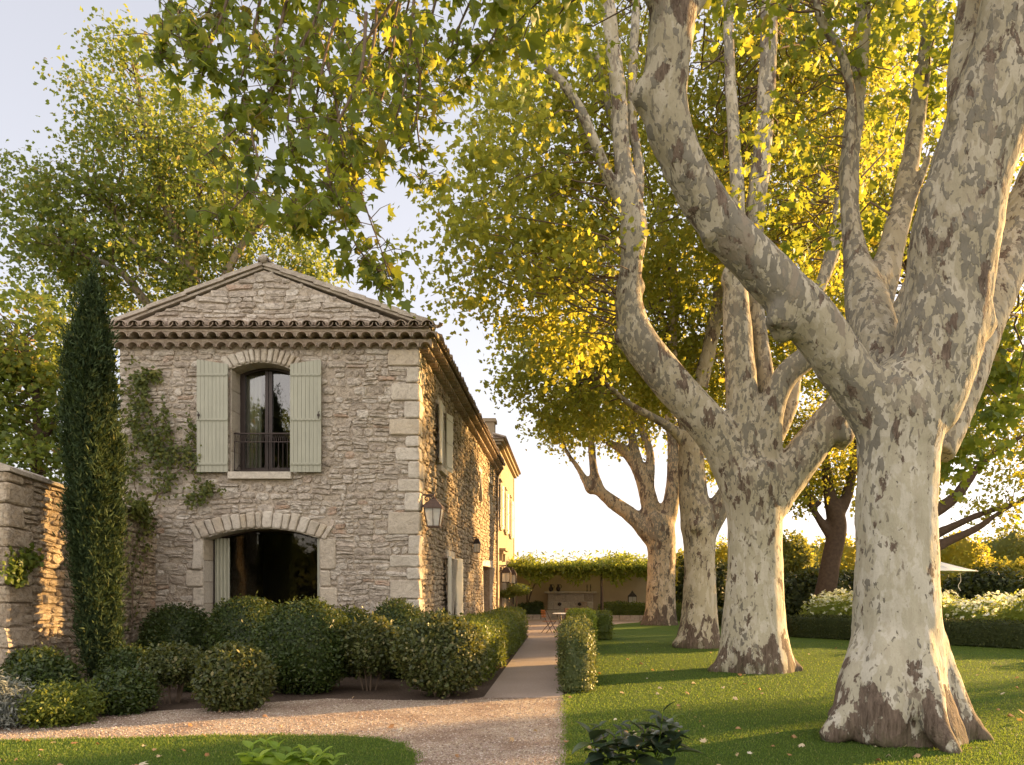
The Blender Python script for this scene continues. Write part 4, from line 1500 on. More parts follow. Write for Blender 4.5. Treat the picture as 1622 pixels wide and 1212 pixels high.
ft = thing('wall_fountain', 'pale stone block fountain with ledge and two spouts against patio wall', 'fountain', (0.2, 43, 0))
rnd = random.Random(3)
f_ = MB()
fmap = lambda u, v, w: (u, 43.2 - w, v)
f_.box(-1.1, 1.5, 43.2, 44.1, 0, 1.38)
for r in range(3):
    xs = [-1.1 + 2.6 * t for t in (0, .13, .27, .5, .7, .87, 1)] if r % 2 else [-1.1 + 2.6 * t for t in (0, .2, .4, .58, .8, 1)]
    for a, b in zip(xs[:-1], xs[1:]):
        stone_poly(f_, rect(a + .008, b - .008, r * .46 + .008, r * .46 + .452), fmap, .04, .03, .004, rnd)
f_.build('basin_wall', M['rubble'], ft)
f_ = MB()
f_.box(-1.28, 1.68, 43.0, 44.12, 1.39, 1.5)
f_.build('ledge', M['coping'], ft)
for x in (-.42, .72):
    f_ = MB()
    f_.lathe((x, 43.1, .78), [(.02, -.1), (.09, -.06), (.11, .0), (.08, .07), (.02, .1)], 10)
    f_.tube([(x, 43.1, .76), (x, 42.95, .78), (x, 42.88, .72)], .025, 7)
    f_.build('spout', M['iron'], ft)
f_ = MB()
f_.box(-1.2, 1.6, 42.45, 42.6, 0, .42)
f_.box(-1.2, -1.05, 42.6, 43.1, 0, .42)
f_.box(1.45, 1.6, 42.6, 43.1, 0, .42)
f_.box(-1.04, 1.44, 42.61, 43.1, 0, .3)
f_.build('trough', M['coping'], ft)

pg = thing('vine_pergola', 'iron pergola covered in pale green hanging vine over the patio', 'pergola', (0.8, 41.5, 0))
p_ = MB()
for y in (39.5, 43.6):
    p_.beam((-2.9, y, 2.72), (4.7, y, 2.72), .06, .06)
for x in np.linspace(-2.8, 4.6, 9):
    p_.beam((x, 39.3, 2.78), (x, 44.0, 2.78), .04, .05)
p_.build('frame', M['iron'], pg)
for x, y in ((1.78, 39.5), (4.6, 39.5), (-2.8, 39.5)):
    p_ = MB()
    p_.tube([(x, y, 0), (x, y, 2.69)], .035, 8)
    p_.build('post', M['iron'], pg)
r_ = np.random.default_rng(21)
n = 13000
x = r_.random(n) * 8.6 - 3.1
y = 38.8 + r_.random(n) * 5.4
top = 0.30 + 0.42 * (0.5 + 0.5 * np.sin(x * 1.7 + 0.6 * y) * np.cos(x * .8 + 1)) + .25 * np.exp(-((x - 2.6) / .9) ** 2)
z = 2.72 + top * r_.random(n) - 0.18 * r_.random(n)
hang = r_.random(n) < 0.34
z[hang] = 2.85 - 0.95 * r_.random(hang.sum()) ** 1.5 * (0.4 + 0.6 * (0.5 + 0.5 * np.sin(x[hang] * 3.1)))
y[hang] = 39.0 + 0.5 * r_.random(hang.sum())
P = np.stack([x, y, z], 1)
n2 = 260                                               # loose shoots on top
sx = r_.random(n2) * 8 - 3
shoot = np.stack([sx, 39 + 4 * r_.random(n2), 3.3 + .45 * r_.random(n2) ** 2], 1)
P = np.vstack([P, shoot])
V, Ft = leaf_arrays(P, r_.normal(size=P.shape) * .6 + np.array((0, -.2, .8)), r_.normal(size=P.shape) + np.array((0, 0, -.5)), .14 + .16 * r_.random(len(P)), OVAL * np.array((.8, 1)), r_, .4)
np_obj('vine', V, [Ft], M['leaf_vine'], pg)
p_ = MB()
for pts in ([(-2.3, 43.2, 0), (-2.1, 42.8, 1.2), (-1.6, 42, 2.2), (-.9, 41, 2.8)], [(-2.2, 43.2, 0), (-2.25, 43, 1.4), (-1.9, 42, 2.3), (-2, 41, 2.8)], [(1.9, 39.6, 0), (1.85, 39.55, 1.5), (1.8, 39.6, 2.7)]):
    p_ = MB()
    p_.tube(catmull(pts, 5), .045, 7)
    p_.build('vine_stem', M['twig'], pg)

# ================================================================== PLANE TREES
def tree(name, label, base, limbs, balls, voxel, bark, crown, leafmat, group=None, lump=0.03, fine=0.0, seed=1, twig=0.6, r0=0.022, extra=None, maxlen=4.5):
    """limbs: list of pixel paths; crown: list of (blobs, clumps, leaves per clump, spread, leaf size, shape)"""
    rg = np.random.default_rng(seed)
    t = thing(name, label, 'tree', (*base, 0), group)
    L = [limb(p) for p in limbs]
    B = [(PT(b[0], b[1], b[2]), b[3] * b[2] / F, b[4] if len(b) > 4 else (1, 1, 1)) for b in balls]
    fused('trunk', L, B, voxel, bark, t, lump=lump, fine=fine)
    parts, tw, o = [], [], 0
    Vt, Fq = [], []
    for blobs, ncl, per, spread, size, shape in crown:
        cs, P, out = crown_points(blobs, ncl, per, spread, rg)
        parts.append(foliage(P, out, size, shape, rg))
        v, f = twigs_to(cs, L, rg, twig, r0, maxlen=maxlen)
        Vt.append(v)
        Fq.append(f + o)
        o += len(v)
    if extra:
        for lf, (v, f) in [extra(rg)]:
            parts.append(lf)
            Vt.append(v)
            Fq.append(f + o)
            o += len(v)
    np_obj('twigs', np.vstack(Vt), [np.vstack(Fq)], M['twig'], t, smooth=True)
    # leaves of one shape share a mesh; other shapes join as triangles
    V, Ft = join(parts)
    np_obj('crown', V, [Ft], leafmat, t)
    return t

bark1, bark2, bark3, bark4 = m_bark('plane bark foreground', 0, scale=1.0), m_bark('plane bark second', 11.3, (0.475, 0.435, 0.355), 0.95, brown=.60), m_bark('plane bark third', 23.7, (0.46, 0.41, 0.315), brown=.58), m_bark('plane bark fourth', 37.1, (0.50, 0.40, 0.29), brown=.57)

# ---- foreground tree
D1 = 8.9
def strands(rg):
    """long drooping sprays near the eye, over the roof"""
    S = [
        [(300, -60, 6.6), (285, 20, 6.5), (262, 60, 6.4), (250, 100, 6.4)],
        [(380, -60, 6.8), (350, 30, 6.7), (330, 80, 6.6), (320, 120, 6.6)],
        [(470, -60, 6.9), (440, 60, 6.8), (432, 130, 6.7), (410, 170, 6.6), (350, 225, 6.5), (320, 250, 6.4)],
        [(440, 100, 6.7), (445, 120, 6.7), (400, 200, 6.5), (410, 270, 6.4), (370, 330, 6.3), (330, 350, 6.3)],
        [(560, -60, 7.2), (520, 70, 7.0), (500, 160, 6.9), (480, 240, 6.8), (470, 310, 6.7), (455, 350, 6.7)],
        [(600, -40, 7.4), (590, 80, 7.2), (560, 180, 7.1), (560, 260, 7.0), (580, 330, 7.0), (605, 400, 7.0), (622, 460, 7.0)],
        [(640, -40, 7.6), (625, 60, 7.5), (600, 170, 7.3), (540, 290, 7.1), (500, 350, 7.0), (470, 360, 6.9)],
        [(700, -40, 8.2), (672, 80, 8.2), (660, 180, 8.2), (668, 260, 8.2), (664, 300, 8.2)],
        [(520, 100, 7.0), (540, 210, 6.9), (545, 300, 6.9), (560, 380, 7.0), (590, 420, 7.1), (612, 440, 7.1)],
        [(700, 60, 8.6), (640, 130, 8.3), (600, 200, 8.0), (560, 250, 7.8)],
        [(420, -40, 6.8), (400, 60, 6.8), (380, 130, 6.7), (360, 180, 6.7)],
        [(760, -30, 9.0), (720, 60, 8.8), (700, 130, 8.6), (690, 200, 8.5)],
        [(820, -40, 9.2), (780, 60, 9.0), (740, 110, 9.0), (700, 150, 9.0)],
        [(520, -50, 6.4), (500, 30, 6.4), (470, 90, 6.4), (455, 190, 6.4), (462, 240, 6.4)],
        [(660, -50, 7.0), (650, 60, 7.0), (640, 140, 7.0), (620, 210, 7.0), (600, 260, 7.0)],
        [(345, -40, 7.2), (330, 20, 7.2), (300, 40, 7.2), (275, 50, 7.2)],
        [(580, 20, 6.2), (570, 120, 6.2), (520, 230, 6.2), (525, 300, 6.2), (540, 330, 6.2)],
        [(640, 20, 7.8), (665, 120, 7.8), (655, 200, 7.8), (630, 240, 7.8)],
    ]
    P, O, Vt, Fq, o = [], [], [], [], 0
    for s in S:
        c = catmull([PT(*p) for p in s], 8)
        v, f, _ = sweep(c, np.linspace(.016, .004, len(c)), 5)
        Vt.append(v)
        Fq.append(f + o)
        o += len(v)
        n = len(c)
        for k in range(2, n):
            # short side shoots carrying a few leaves each
            for _ in range(1 if rg.random() < .8 else 2):
                d = unit(rg.normal(size=3) * np.array((1, .9, .7)) + np.array((0, 0, -.25)))
                ln = .10 + .30 * rg.random() * (1 if k < n - 6 else .6)
                e = c[k] + d * ln
                v, f, _ = sweep(np.array([c[k], (c[k] + e) / 2 + np.array((0, 0, .03)), e]), [.005, .004, .003], 4)
                Vt.append(v)
                Fq.append(f + o)
                o += len(v)
                m = rg.integers(2, 5)
                q = rg.random((m, 1)) * .8 + .25
                P.append(c[k] + d * ln * q + rg.normal(size=(m, 3)) * .05)
                O.append(np.repeat(d[None], m, 0))
    P, O = np.vstack(P), np.vstack(O)
    n = len(P)
    N = rg.normal(size=(n, 3)) * .75 + np.array((0, -.35, .45))
    T = rg.normal(size=(n, 3)) * .45 + .4 * O + np.array((0, 0, -.9))
    return leaf_arrays(P, N, T, .055 + .085 * rg.random(n), PLANE, rg, .7), (np.vstack(Vt), np.vstack(Fq))

limbs1 = [
    [(1432, 1195, 8.9, 99), (1430, 1150, 8.9, 91), (1425, 1090, D1, 74), (1421, 1000, D1, 67), (1420, 900, D1, 63), (1420, 800, D1, 61), (1423, 710, D1, 63), (1431, 640, D1, 68), (1440, 590, D1, 50), (1444, 560, D1, 22)],
    # root flare
    [(1412, 930, D1, 18), (1402, 990, D1, 38), (1376, 1075, 8.75, 45), (1350, 1135, 8.6, 32), (1306, 1172, 8.55, 14)],
    [(1412, 960, 9.0, 20), (1396, 1040, 9.0, 42), (1362, 1110, 9.2, 34), (1320, 1142, 9.4, 16)],
    [(1436, 920, D1, 16), (1455, 990, D1, 32), (1492, 1085, 8.85, 32), (1526, 1142, 8.75, 24), (1574, 1182, 8.65, 11)],
    [(1430, 930, 8.75, 16), (1443, 1010, 8.58, 32), (1464, 1090, 8.35, 27), (1482, 1150, 8.15, 21), (1516, 1200, 7.95, 11)],
    [(1412, 950, 8.75, 20), (1405, 1045, 8.62, 42), (1400, 1120, 8.45, 42), (1394, 1184, 8.4, 34)],
    [(1432, 980, 9.05, 20), (1440, 1060, 9.25, 36), (1470, 1120, 9.6, 34), (1530, 1150, 9.9, 18)],
    # left limb
    [(1422, 720, D1, 30), (1408, 685, D1, 46), (1378, 635, 8.88, 44), (1332, 575, 8.8, 40), (1285, 508, 8.7, 41), (1232, 452, 8.6, 40), (1168, 385, 8.5, 37), (1110, 312, 8.4, 35), (1073, 240, 8.3, 34), (1052, 170, 8.2, 38), (1058, 95, 8.1, 35), (1066, 30, 8.1, 37), (1060, -40, 8.0, 30), (1040, -120, 7.9, 24)],
    [(1068, 40, 8.1, 28), (1095, 5, 8.15, 20), (1122, -40, 8.2, 18), (1150, -110, 8.2, 15)],
    [(1062, 30, 8.1, 24), (1038, -10, 8.0, 20), (1010, -60, 7.9, 16), (930, -130, 7.6, 12), (780, -150, 7.2, 9), (620, -120, 7.0, 7)],
    # right limb
    [(1444, 690, D1, 40), (1456, 650, D1, 60), (1480, 570, D1, 66), (1500, 470, D1, 65), (1512, 380, 8.85, 67), (1535, 280, 8.75, 62), (1568, 180, 8.65, 63), (1600, 70, 8.55, 58), (1622, -50, 8.45, 52), (1640, -140, 8.4, 44)],
    [(1486, 720, 9.2, 26), (1520, 620, 9.5, 32), (1556, 520, 9.9, 32), (1588, 430, 10.3, 33), (1622, 340, 10.6, 33), (1660, 250, 10.8, 32), (1700, 160, 11, 28)],
    [(1592, 430, 10.4, 26), (1625, 412, 10.6, 24), (1680, 390, 10.8, 22)],
    [(1545, 200, 8.7, 40), (1526, 120, 8.9, 24), (1535, 30, 9.1, 20), (1545, -80, 9.3, 18)],
    # limb going back between the two
    [(1420, 640, 9.2, 36), (1398, 575, 9.6, 34), (1380, 510, 10.0, 37), (1368, 455, 10.3, 30), (1352, 380, 10.6, 16), (1344, 280, 10.9, 15), (1356, 160, 11.2, 14), (1366, 40, 11.5, 13), (1368, -80, 11.8, 11)],
    [(1352, 380, 10.6, 13), (1340, 300, 10.7, 9), (1350, 180, 10.8, 9), (1335, 90, 10.9, 8), (1300, 30, 11, 7), (1285, -50, 11, 6)],
    [(1374, 480, 10.2, 26), (1402, 410, 10.6, 18), (1428, 320, 11.0, 16), (1448, 220, 11.4, 14), (1462, 110, 11.8, 12), (1478, 0, 12, 10), (1485, -80, 12, 8)],
    [(1392, 520, 10.1, 16), (1418, 430, 10.5, 9), (1440, 340, 10.8, 7), (1470, 250, 11, 6)],
]
balls1 = [(1020, 158, 8.15, 19, (1, 1, 1.1)), (1036, 150, 8.15, 24), (1241, 506, 8.6, 26, (1.1, 1, .9)), (1126, 376, 8.45, 17), (1540, 516, 8.85, 34), (1474, 312, 8.8, 20), (1521, 186, 8.6, 22), (1588, 190, 8.4, 22)]
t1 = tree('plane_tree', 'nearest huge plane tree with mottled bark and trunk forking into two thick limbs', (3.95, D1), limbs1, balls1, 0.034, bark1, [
    ([(1350, -190, 9.5, 420, 150, 2.5), (1000, -170, 8.5, 350, 130, 2.2), (680, -120, 7.8, 280, 110, 1.8), (1690, -120, 9.5, 230, 210, 2.5)], 190, 26, 0.30, 0.15, PLANE6),
    ([(760, 10, 9.0, 120, 50, 1.0), (860, 30, 10, 110, 60, 1.0), (560, 20, 7.6, 110, 50, .8), (420, 10, 7.2, 90, 50, .8), (620, 110, 8, 60, 70, .6), (540, 190, 7.6, 50, 70, .5)], 80, 14, 0.20, 0.125, PLANE),
    ([(1500, 70, 12.0, 130, 80, 1.2), (1440, 180, 12.5, 60, 60, .8), (1330, 380, 12, 90, 70, 1.0), (1400, 330, 11.6, 40, 60, .5), (1250, 260, 11.5, 60, 60, .8), (1240, 130, 11, 50, 60, .8), (1330, 60, 11, 70, 50, .8)], 75, 20, 0.22, 0.14, PLANE),
    ([(1545, 640, 12.5, 50, 90, 1.0), (1500, 720, 12.5, 22, 60, .8), (1570, 560, 12.5, 40, 50, .8)], 46, 24, 0.22, 0.16, PLANE),
], M['leaf_near'], lump=0.05, fine=0.014, seed=3, extra=lambda rg: strands(rg), twig=.55, r0=.02)

D2 = 15.9
limbs2 = [
    [(1197, 1074, D2, 62), (1196, 1040, D2, 58), (1194, 1000, D2, 52), (1195, 950, D2, 47), (1196, 880, D2, 43), (1195, 820, D2, 44), (1194, 765, D2, 50), (1196, 735, D2, 44)],
    [(1175, 980, D2, 30), (1165, 1030, 15.8, 26), (1146, 1054, 15.7, 16), (1124, 1066, 15.6, 8)],
    [(1215, 980, D2, 28), (1232, 1030, 15.85, 22), (1250, 1052, 15.8, 14), (1272, 1064, 15.7, 7)],
    [(1190, 1000, 15.6, 30), (1188, 1045, 15.4, 24), (1184, 1072, 15.3, 12)],
    [(1180, 790, D2, 34), (1158, 730, D2, 34), (1132, 685, 15.85, 33), (1092, 640, 15.8, 31), (1048, 588, 15.75, 30), (1012, 540, 15.7, 29), (996, 480, 15.7, 22), (1000, 420, 15.7, 18), (1004, 370, 15.7, 22), (1000, 325, 15.7, 19), (986, 250, 15.7, 14), (980, 150, 15.7, 13), (968, 50, 15.7, 12), (955, -60, 15.7, 10)],
    [(1000, 340, 15.7, 13), (970, 295, 15.6, 10), (940, 220, 15.4, 9), (905, 150, 15.2, 8), (850, 95, 15, 7), (780, 70, 14.8, 5), (700, 90, 14.6, 4)],
    [(1003, 345, 15.7, 14), (1012, 270, 15.9, 9), (1000, 180, 16, 8), (1004, 80, 16.2, 8), (1010, -40, 16.4, 7)],
    [(1001, 345, 15.9, 12), (995, 280, 16.2, 8), (966, 180, 16.4, 7), (945, 80, 16.5, 6)],
    [(1190, 790, D2, 34), (1180, 690, D2, 28), (1173, 600, D2, 25), (1168, 520, D2, 23), (1164, 452, D2, 19), (1160, 425, D2, 14)],
    [(1164, 460, D2, 12), (1172, 380, 16, 10), (1168, 300, 16.1, 11), (1160, 180, 16.2, 10), (1154, 60, 16.3, 9), (1152, -60, 16.4, 8)],
    [(1206, 780, D2, 30), (1215, 700, 15.8, 23), (1224, 640, 15.75, 21), (1248, 592, 15.7, 20), (1292, 558, 15.6, 19), (1340, 530, 15.5, 15), (1400, 460, 15.5, 12)],
    [(1216, 690, 16.1, 18), (1212, 600, 16.3, 15), (1198, 500, 16.4, 14), (1190, 420, 16.4, 17), (1196, 340, 16.4, 16), (1209, 220, 16.4, 15), (1217, 80, 16.4, 14), (1219, -60, 16.4, 12)],
    [(1215, 800, D2, 34), (1252, 750, D2, 31), (1295, 692, 15.8, 29), (1330, 645, 15.7, 25), (1385, 570, 15.6, 22), (1440, 470, 15.5, 18), (1480, 350, 15.5, 14)],
    [(1228, 700, 16.3, 12), (1252, 640, 16.6, 13), (1262, 590, 16.8, 10), (1290, 480, 17, 9), (1318, 400, 17.2, 12), (1335, 300, 17.4, 10)],
]
t2 = tree('plane_tree', 'second plane tree of the row with pale mottled trunk and knotty left limb', (4.0, D2), limbs2, [(986, 535, 15.6, 14), (1003, 500, 15.7, 20), (1011, 455, 15.7, 12), (1335, 690, 15.7, 18), (1160, 445, D2, 19)], 0.05, bark2, [
    ([(825, 300, 16, 110, 125, 2.5), (900, 200, 17.5, 150, 160, 2.0), (1090, 120, 19.4, 190, 180, 2.6), (1240, 260, 20.2, 150, 220, 2.8), (735, 425, 15.6, 85, 50, 1.5), (860, 440, 16, 110, 90, 2.0), (920, 370, 18, 90, 130, 1.9), (722, 325, 15.8, 30, 55, 1.0), (860, 140, 16, 80, 60, 2), (1090, 330, 19.6, 100, 150, 2), (1330, 120, 20.5, 150, 160, 3), (880, 540, 16.5, 80, 60, 1.5)], 820, 52, 0.36, 0.132, PLANE6),
], M['leaf_plane'], lump=0.04, seed=5, twig=.5, maxlen=4.0)

D3 = 22.0
limbs3 = [
    [(1106, 1030, D3, 40), (1107, 1000, D3, 33), (1108, 950, D3, 27), (1108, 880, D3, 25), (1107, 830, D3, 28), (1104, 800, D3, 26)],
    [(1098, 985, D3, 18), (1085, 1012, 21.8, 14), (1066, 1024, 21.7, 6)],
    [(1118, 985, D3, 17), (1130, 1012, 21.8, 11), (1142, 1022, 21.7, 6)],
    [(1102, 840, D3, 24), (1098, 780, D3, 23), (1095, 730, D3, 21), (1097, 690, D3, 19), (1108, 620, 22, 13), (1128, 530, 22, 12), (1140, 450, 22, 10), (1126, 330, 22, 8)],
    [(1095, 715, D3, 12), (1070, 684, 21.8, 9), (1036, 662, 21.6, 7), (1000, 642, 21.4, 6), (950, 600, 21.2, 4)],
    [(1112, 850, D3, 20), (1134, 812, D3, 19), (1156, 776, D3, 16), (1178, 735, D3, 13), (1190, 650, D3, 10)],
    [(1094, 705, D3, 14), (1078, 640, 22.3, 10), (1064, 550, 22.5, 9), (1068, 450, 22.8, 8), (1042, 330, 23, 7)],
]
tree('plane_tree', 'third plane tree of the row, slimmer grey trunk partly behind the second', (4.15, D3), limbs3, [(1104, 836, 21.6, 12)], 0.07, bark3, [
    ([(905, 580, 21.5, 100, 80, 2.2), (985, 470, 23.5, 150, 150, 3), (1090, 420, 24.5, 140, 190, 3), (1080, 580, 24, 100, 80, 2.5), (835, 560, 21, 55, 55, 1.5), (980, 620, 23, 90, 60, 2), (1260, 460, 24.5, 110, 150, 3), (900, 640, 22, 60, 50, 1.5)], 600, 52, 0.44, 0.142, PLANE6),
], M['leaf_plane'], lump=0.05, seed=6, twig=.4, r0=.03, maxlen=5)

D4 = 35.0
limbs4 = [
    [(1045, 995, D4, 32), (1046, 975, D4, 26), (1047, 930, D4, 23), (1048, 870, D4, 23), (1044, 840, D4, 26), (1040, 815, D4, 22)],
    [(1040, 960, D4, 14), (1026, 985, 34.8, 10), (1014, 992, 34.6, 4)],
    [(1052, 960, D4, 14), (1064, 984, 34.8, 9), (1074, 990, 34.6, 4)],
    [(1032, 850, D4, 16), (1004, 820, D4, 13), (970, 795, D4, 11), (950, 776, D4, 9), (940, 740, D4, 7), (936, 690, D4, 6)],
    [(955, 780, D4, 8), (934, 772, D4, 7), (918, 745, D4, 5), (902, 722, D4, 4), (890, 700, D4, 3)],
    [(1036, 835, D4, 16), (1026, 785, D4, 14), (1012, 745, D4, 11), (990, 715, D4, 9), (960, 700, D4, 5)],
    [(1026, 780, D4, 10), (1030, 720, D4, 7), (1010, 660, D4, 6), (1012, 600, D4, 5)],
    [(1050, 840, D4, 17), (1064, 790, D4, 13), (1068, 720, D4, 11), (1060, 650, D4, 9), (1050, 560, D4, 7)],
    [(1015, 748, D4, 8), (1000, 690, D4, 7), (985, 640, D4, 6)],
]
tree('plane_tree', 'fourth and farthest plane tree of the row, low spreading fork beside the patio wall', (4.3, D4), limbs4, [(934, 774, D4, 8)], 0.09, bark4, [
    ([(930, 650, 34.5, 75, 55, 2.5), (1000, 600, 36, 120, 80, 3), (1090, 610, 37, 100, 70, 3), (880, 680, 34, 35, 30, 1.5), (980, 680, 35.5, 60, 35, 2), (1130, 700, 38, 60, 60, 2)], 320, 52, 0.5, 0.165, PLANE6),
], M['leaf_plane'], lump=0.06, seed=8, twig=.4, r0=.03, maxlen=5)

# ---- big plane behind the house, at the left
DL = 27.0
limbsL = [
    [(330, 935, DL, 26), (330, 700, DL, 20), (325, 560, DL, 16), (300, 430, DL, 12), (262, 320, DL, 8), (236, 220, DL, 6), (215, 120, DL, 4)],
    [(322, 540, DL, 12), (352, 450, DL, 8), (390, 380, DL, 6), (440, 330, DL, 4)],
    [(300, 440, DL, 9), (262, 420, 26.5, 7), (210, 380, 26, 5), (150, 300, 26, 4)],
    [(325, 560, DL, 10), (250, 500, 26.5, 8), (190, 430, 26, 6), (120, 400, 25.5, 4)],
    [(300, 430, DL, 7), (316, 330, 27.5, 6), (300, 230, 27.5, 4), (290, 150, 27.5, 3)],
    [(330, 600, DL, 9), (400, 500, 27.5, 7), (460, 440, 28, 5)],
]
tree('plane_tree', 'tall plane tree rising behind the stone house roof with sky showing through', (-12.8, DL), limbsL, [], 0.08, m_bark('plane bark behind', 51, (0.34, 0.28, 0.2)), [
    ([(215, 150, DL, 75, 95, 2.2), (235, 260, DL, 120, 90, 3), (150, 330, 26.5, 120, 70, 2.5), (300, 330, 27.5, 110, 100, 3), (100, 410, 26, 95, 70, 2.5), (420, 390, 28, 100, 50, 2.5), (230, 430, 27, 150, 60, 3), (60, 300, 26, 50, 40, 1.5), (470, 420, 28, 50, 35, 1.5), (330, 210, 27.5, 45, 60, 1.8), (45, 350, 26, 40, 40, 1.5)], 560, 54, 0.46, 0.15, PLANE6),
], M['leaf_back'], lump=0.05, seed=9, twig=.8, r0=.03, maxlen=4)
t8 = tree('bushy_tree', 'low bushy green tree behind the garden wall beside the cypress', (-13.8, 19.5), [[(50, 940, 19.5, 12), (55, 800, 19.5, 10), (60, 650, 19.5, 7), (40, 540, 19.5, 4)], [(58, 720, 19.5, 6), (110, 620, 19.5, 4), (140, 540, 19.5, 3)]], [], 0.06, M['darkbark'], [
    ([(20, 520, 19.5, 80, 80, 2), (45, 640, 19.5, 80, 80, 2), (100, 560, 20.5, 60, 70, 1.5), (60, 730, 19, 80, 50, 1.5), (-60, 600, 19.5, 90, 120, 2), (130, 690, 20, 60, 60, 1.2)], 300, 36, 0.34, 0.15, PLANE6)], M['leaf_back'], seed=10, twig=.5)

# ---- trees at the back right
tree('dark_trunk_tree', 'slender tree with dark furrowed trunk beyond the white roses', (10.2, 30), [
    [(1298, 1000, 30, 21), (1306, 950, 30, 17), (1316, 890, 30, 15), (1326, 840, 30, 15), (1322, 810, 30, 14), (1312, 770, 30, 9), (1305, 690, 30, 6)],
    [(1322, 825, 30, 10), (1340, 790, 30, 9), (1350, 750, 30, 7), (1360, 680, 30, 5)],
    [(1316, 850, 30, 8), (1296, 820, 30, 6), (1278, 790, 30, 4), (1262, 760, 30, 3)],
    [(1300, 800, 30, 5), (1270, 775, 30, 3)]], [], 0.06, M['darkbark'], [
    ([(1290, 720, 30.5, 75, 55, 2.5), (1330, 650, 31, 80, 70, 2.5), (1260, 770, 30, 40, 35, 1.5), (1345, 760, 30.5, 40, 50, 1.5), (1240, 690, 31, 50, 50, 2)], 210, 46, 0.42, 0.145, PLANE6)], M['leaf_plane'], seed=12, twig=.7, r0=.03)
t6 = tree('spreading_tree', 'open spreading tree with long dark arching branches beyond the parasol', (12.8, 28), [
    [(1445, 1005, 28, 22), (1448, 920, 28, 18), (1462, 820, 28, 16), (1470, 700, 28, 14), (1460, 560, 28, 10), (1440, 420, 28, 7)],
    [(1455, 880, 28, 12), (1500, 858, 27.6, 8), (1545, 838, 27.2, 6), (1590, 808, 27, 4), (1660, 770, 27, 3)],
    [(1455, 860, 28, 12), (1500, 838, 28, 7), (1560, 812, 28, 5), (1620, 796, 28, 4)],
    [(1465, 820, 28, 12), (1510, 790, 28, 9), (1530, 765, 28, 8), (1560, 730, 28, 5), (1620, 690, 28, 4)],
    [(1470, 720, 28, 10), (1540, 640, 28, 7), (1600, 560, 28, 5)]], [], 0.07, M['darkbark'], [
    ([(1570, 690, 28.5, 110, 55, 2.5), (1600, 620, 29, 90, 70, 3), (1640, 760, 28, 80, 40, 2), (1500, 560, 29, 110, 90, 3), (1570, 800, 28, 60, 20, 1.2), (1400, 420, 28.5, 120, 150, 3.5), (1300, 330, 28, 130, 200, 3.5), (1450, 230, 28, 180, 170, 4), (1580, 380, 29, 110, 150, 3.5), (1300, 540, 29, 80, 90, 2.5)], 680, 50, 0.52, 0.155, PLANE6)], M['leaf_plane'], seed=13, twig=.45, r0=.03, maxlen=5)

# ---- trees added outside the frame: they shade the garden and mirror in the window panes
def copy_thing(src, loc, rz, sc=1.0, label=None, group=None):
    c = src.copy()
    COL.objects.link(c)
    c.location = loc
    c.rotation_euler = (0, 0, rz)
    c.scale = (sc, sc, sc)
    if label:
        c['label'] = label
    if group:
        c['group'] = group
    for ch in src.children:
        k = ch.copy()
        COL.objects.link(k)
        k.parent = c
        for g in ch.children:
            q = g.copy()
            COL.objects.link(q)
            q.parent = k
    return c
for (x, y, rz, s) in ((-17, -10, 1.0, 0.75),):
    copy_thing(t8, (x, y, 0), rz, s * 1.7, 'bushy tree standing behind the camera, mirrored in the window panes', 'trees behind the camera')
for (x, y, rz, s) in ((23, 20.5, 0.4, 0.5), (22, 13, 1.9, 0.5), (32, 43, 2.0, 0.55), (28, 36, 3.1, 0.5)):
    copy_thing(t6, (x, y, 0), rz, s, 'unseen spreading tree added beyond the right edge to shade lawn and wall', 'unseen trees added for shade')

# ================================================================== CLIPPED BUSHES AND HEDGES
BG = 'rounded bushes in the bed before the stone house'
def bush(label, px, top, hw, d, mat, size=0.065, n=7000, power=2.3, bumps=.07, shape=OVAL, base=None, stems=0, dep=1.0, name='bush', group=BG, up=.35, seed=0, jit=.035, core=.92):
    rg = np.random.default_rng(int(px * 7 + top + seed))
    x = (px - CX) / F * d
    r = hw * d / F
    zt = EYE + (CY - top) / F * d
    zb = 0.0 if base is None else base
    t = thing(name, label, 'bush', (x, d, 0), group)
    hz = (zt - zb) / 2
    V, Ft = blob_mesh((x, d, zb + hz * .94), (r * .86, r * dep * .86, hz * .90), rg, power, bumps, base=zb + .02)
    V, Ft = leafy(V, Ft, n, size, shape, rg, up, jit, core)
    np_obj('foliage', V, [Ft], mat, t)
    if stems:
        for k in range(stems):
            m = MB()
            a = rg.random() * 6.28
            m.tube(catmull([(x + .10 * math.cos(a), d + .08 * math.sin(a), -.02), (x + .16 * math.cos(a), d + .14 * math.sin(a), zb * .6 + .05), (x + r * .55 * math.cos(a), d + r * .5 * math.sin(a), zb + hz * .7)], 4), .014, 6)
            m.build('stem', M['twig'], t)
    return t
OV2 = OVAL * np.array((1.15, 1))
bush('biggest dark green rounded bush, in front of the glazed bay', 480, 944, 77, 12.75, M['leaf_box'], .062, 12000, 2.5)
bush('dark rounded bush behind the biggest one, left of the bay curtain', 392, 938, 64, 14.1, M['leaf_box'], .062, 9000, 2.3, .09)
bush('dark rounded bush at the corner of garden wall and house', 280, 954, 58, 14.85, M['leaf_box'], .062, 8000, 2.3)
bush('dark glossy bush against the house wall near its right corner', 632, 944, 52, 14.7, M['leaf_box'], .06, 7500, 2.2, .09)
bush('low dark bush squeezed between the biggest bush and the wall', 556, 958, 40, 15.1, M['leaf_box'], .06, 5000, 3)
bush('loose bush with pale leaf tips and bare stems, right of the biggest bush', 585, 980, 48, 12.9, M['leaf_olive'], .066, 6500, 2.0, .15, OV2, .30, 5, .95, jit=.06)
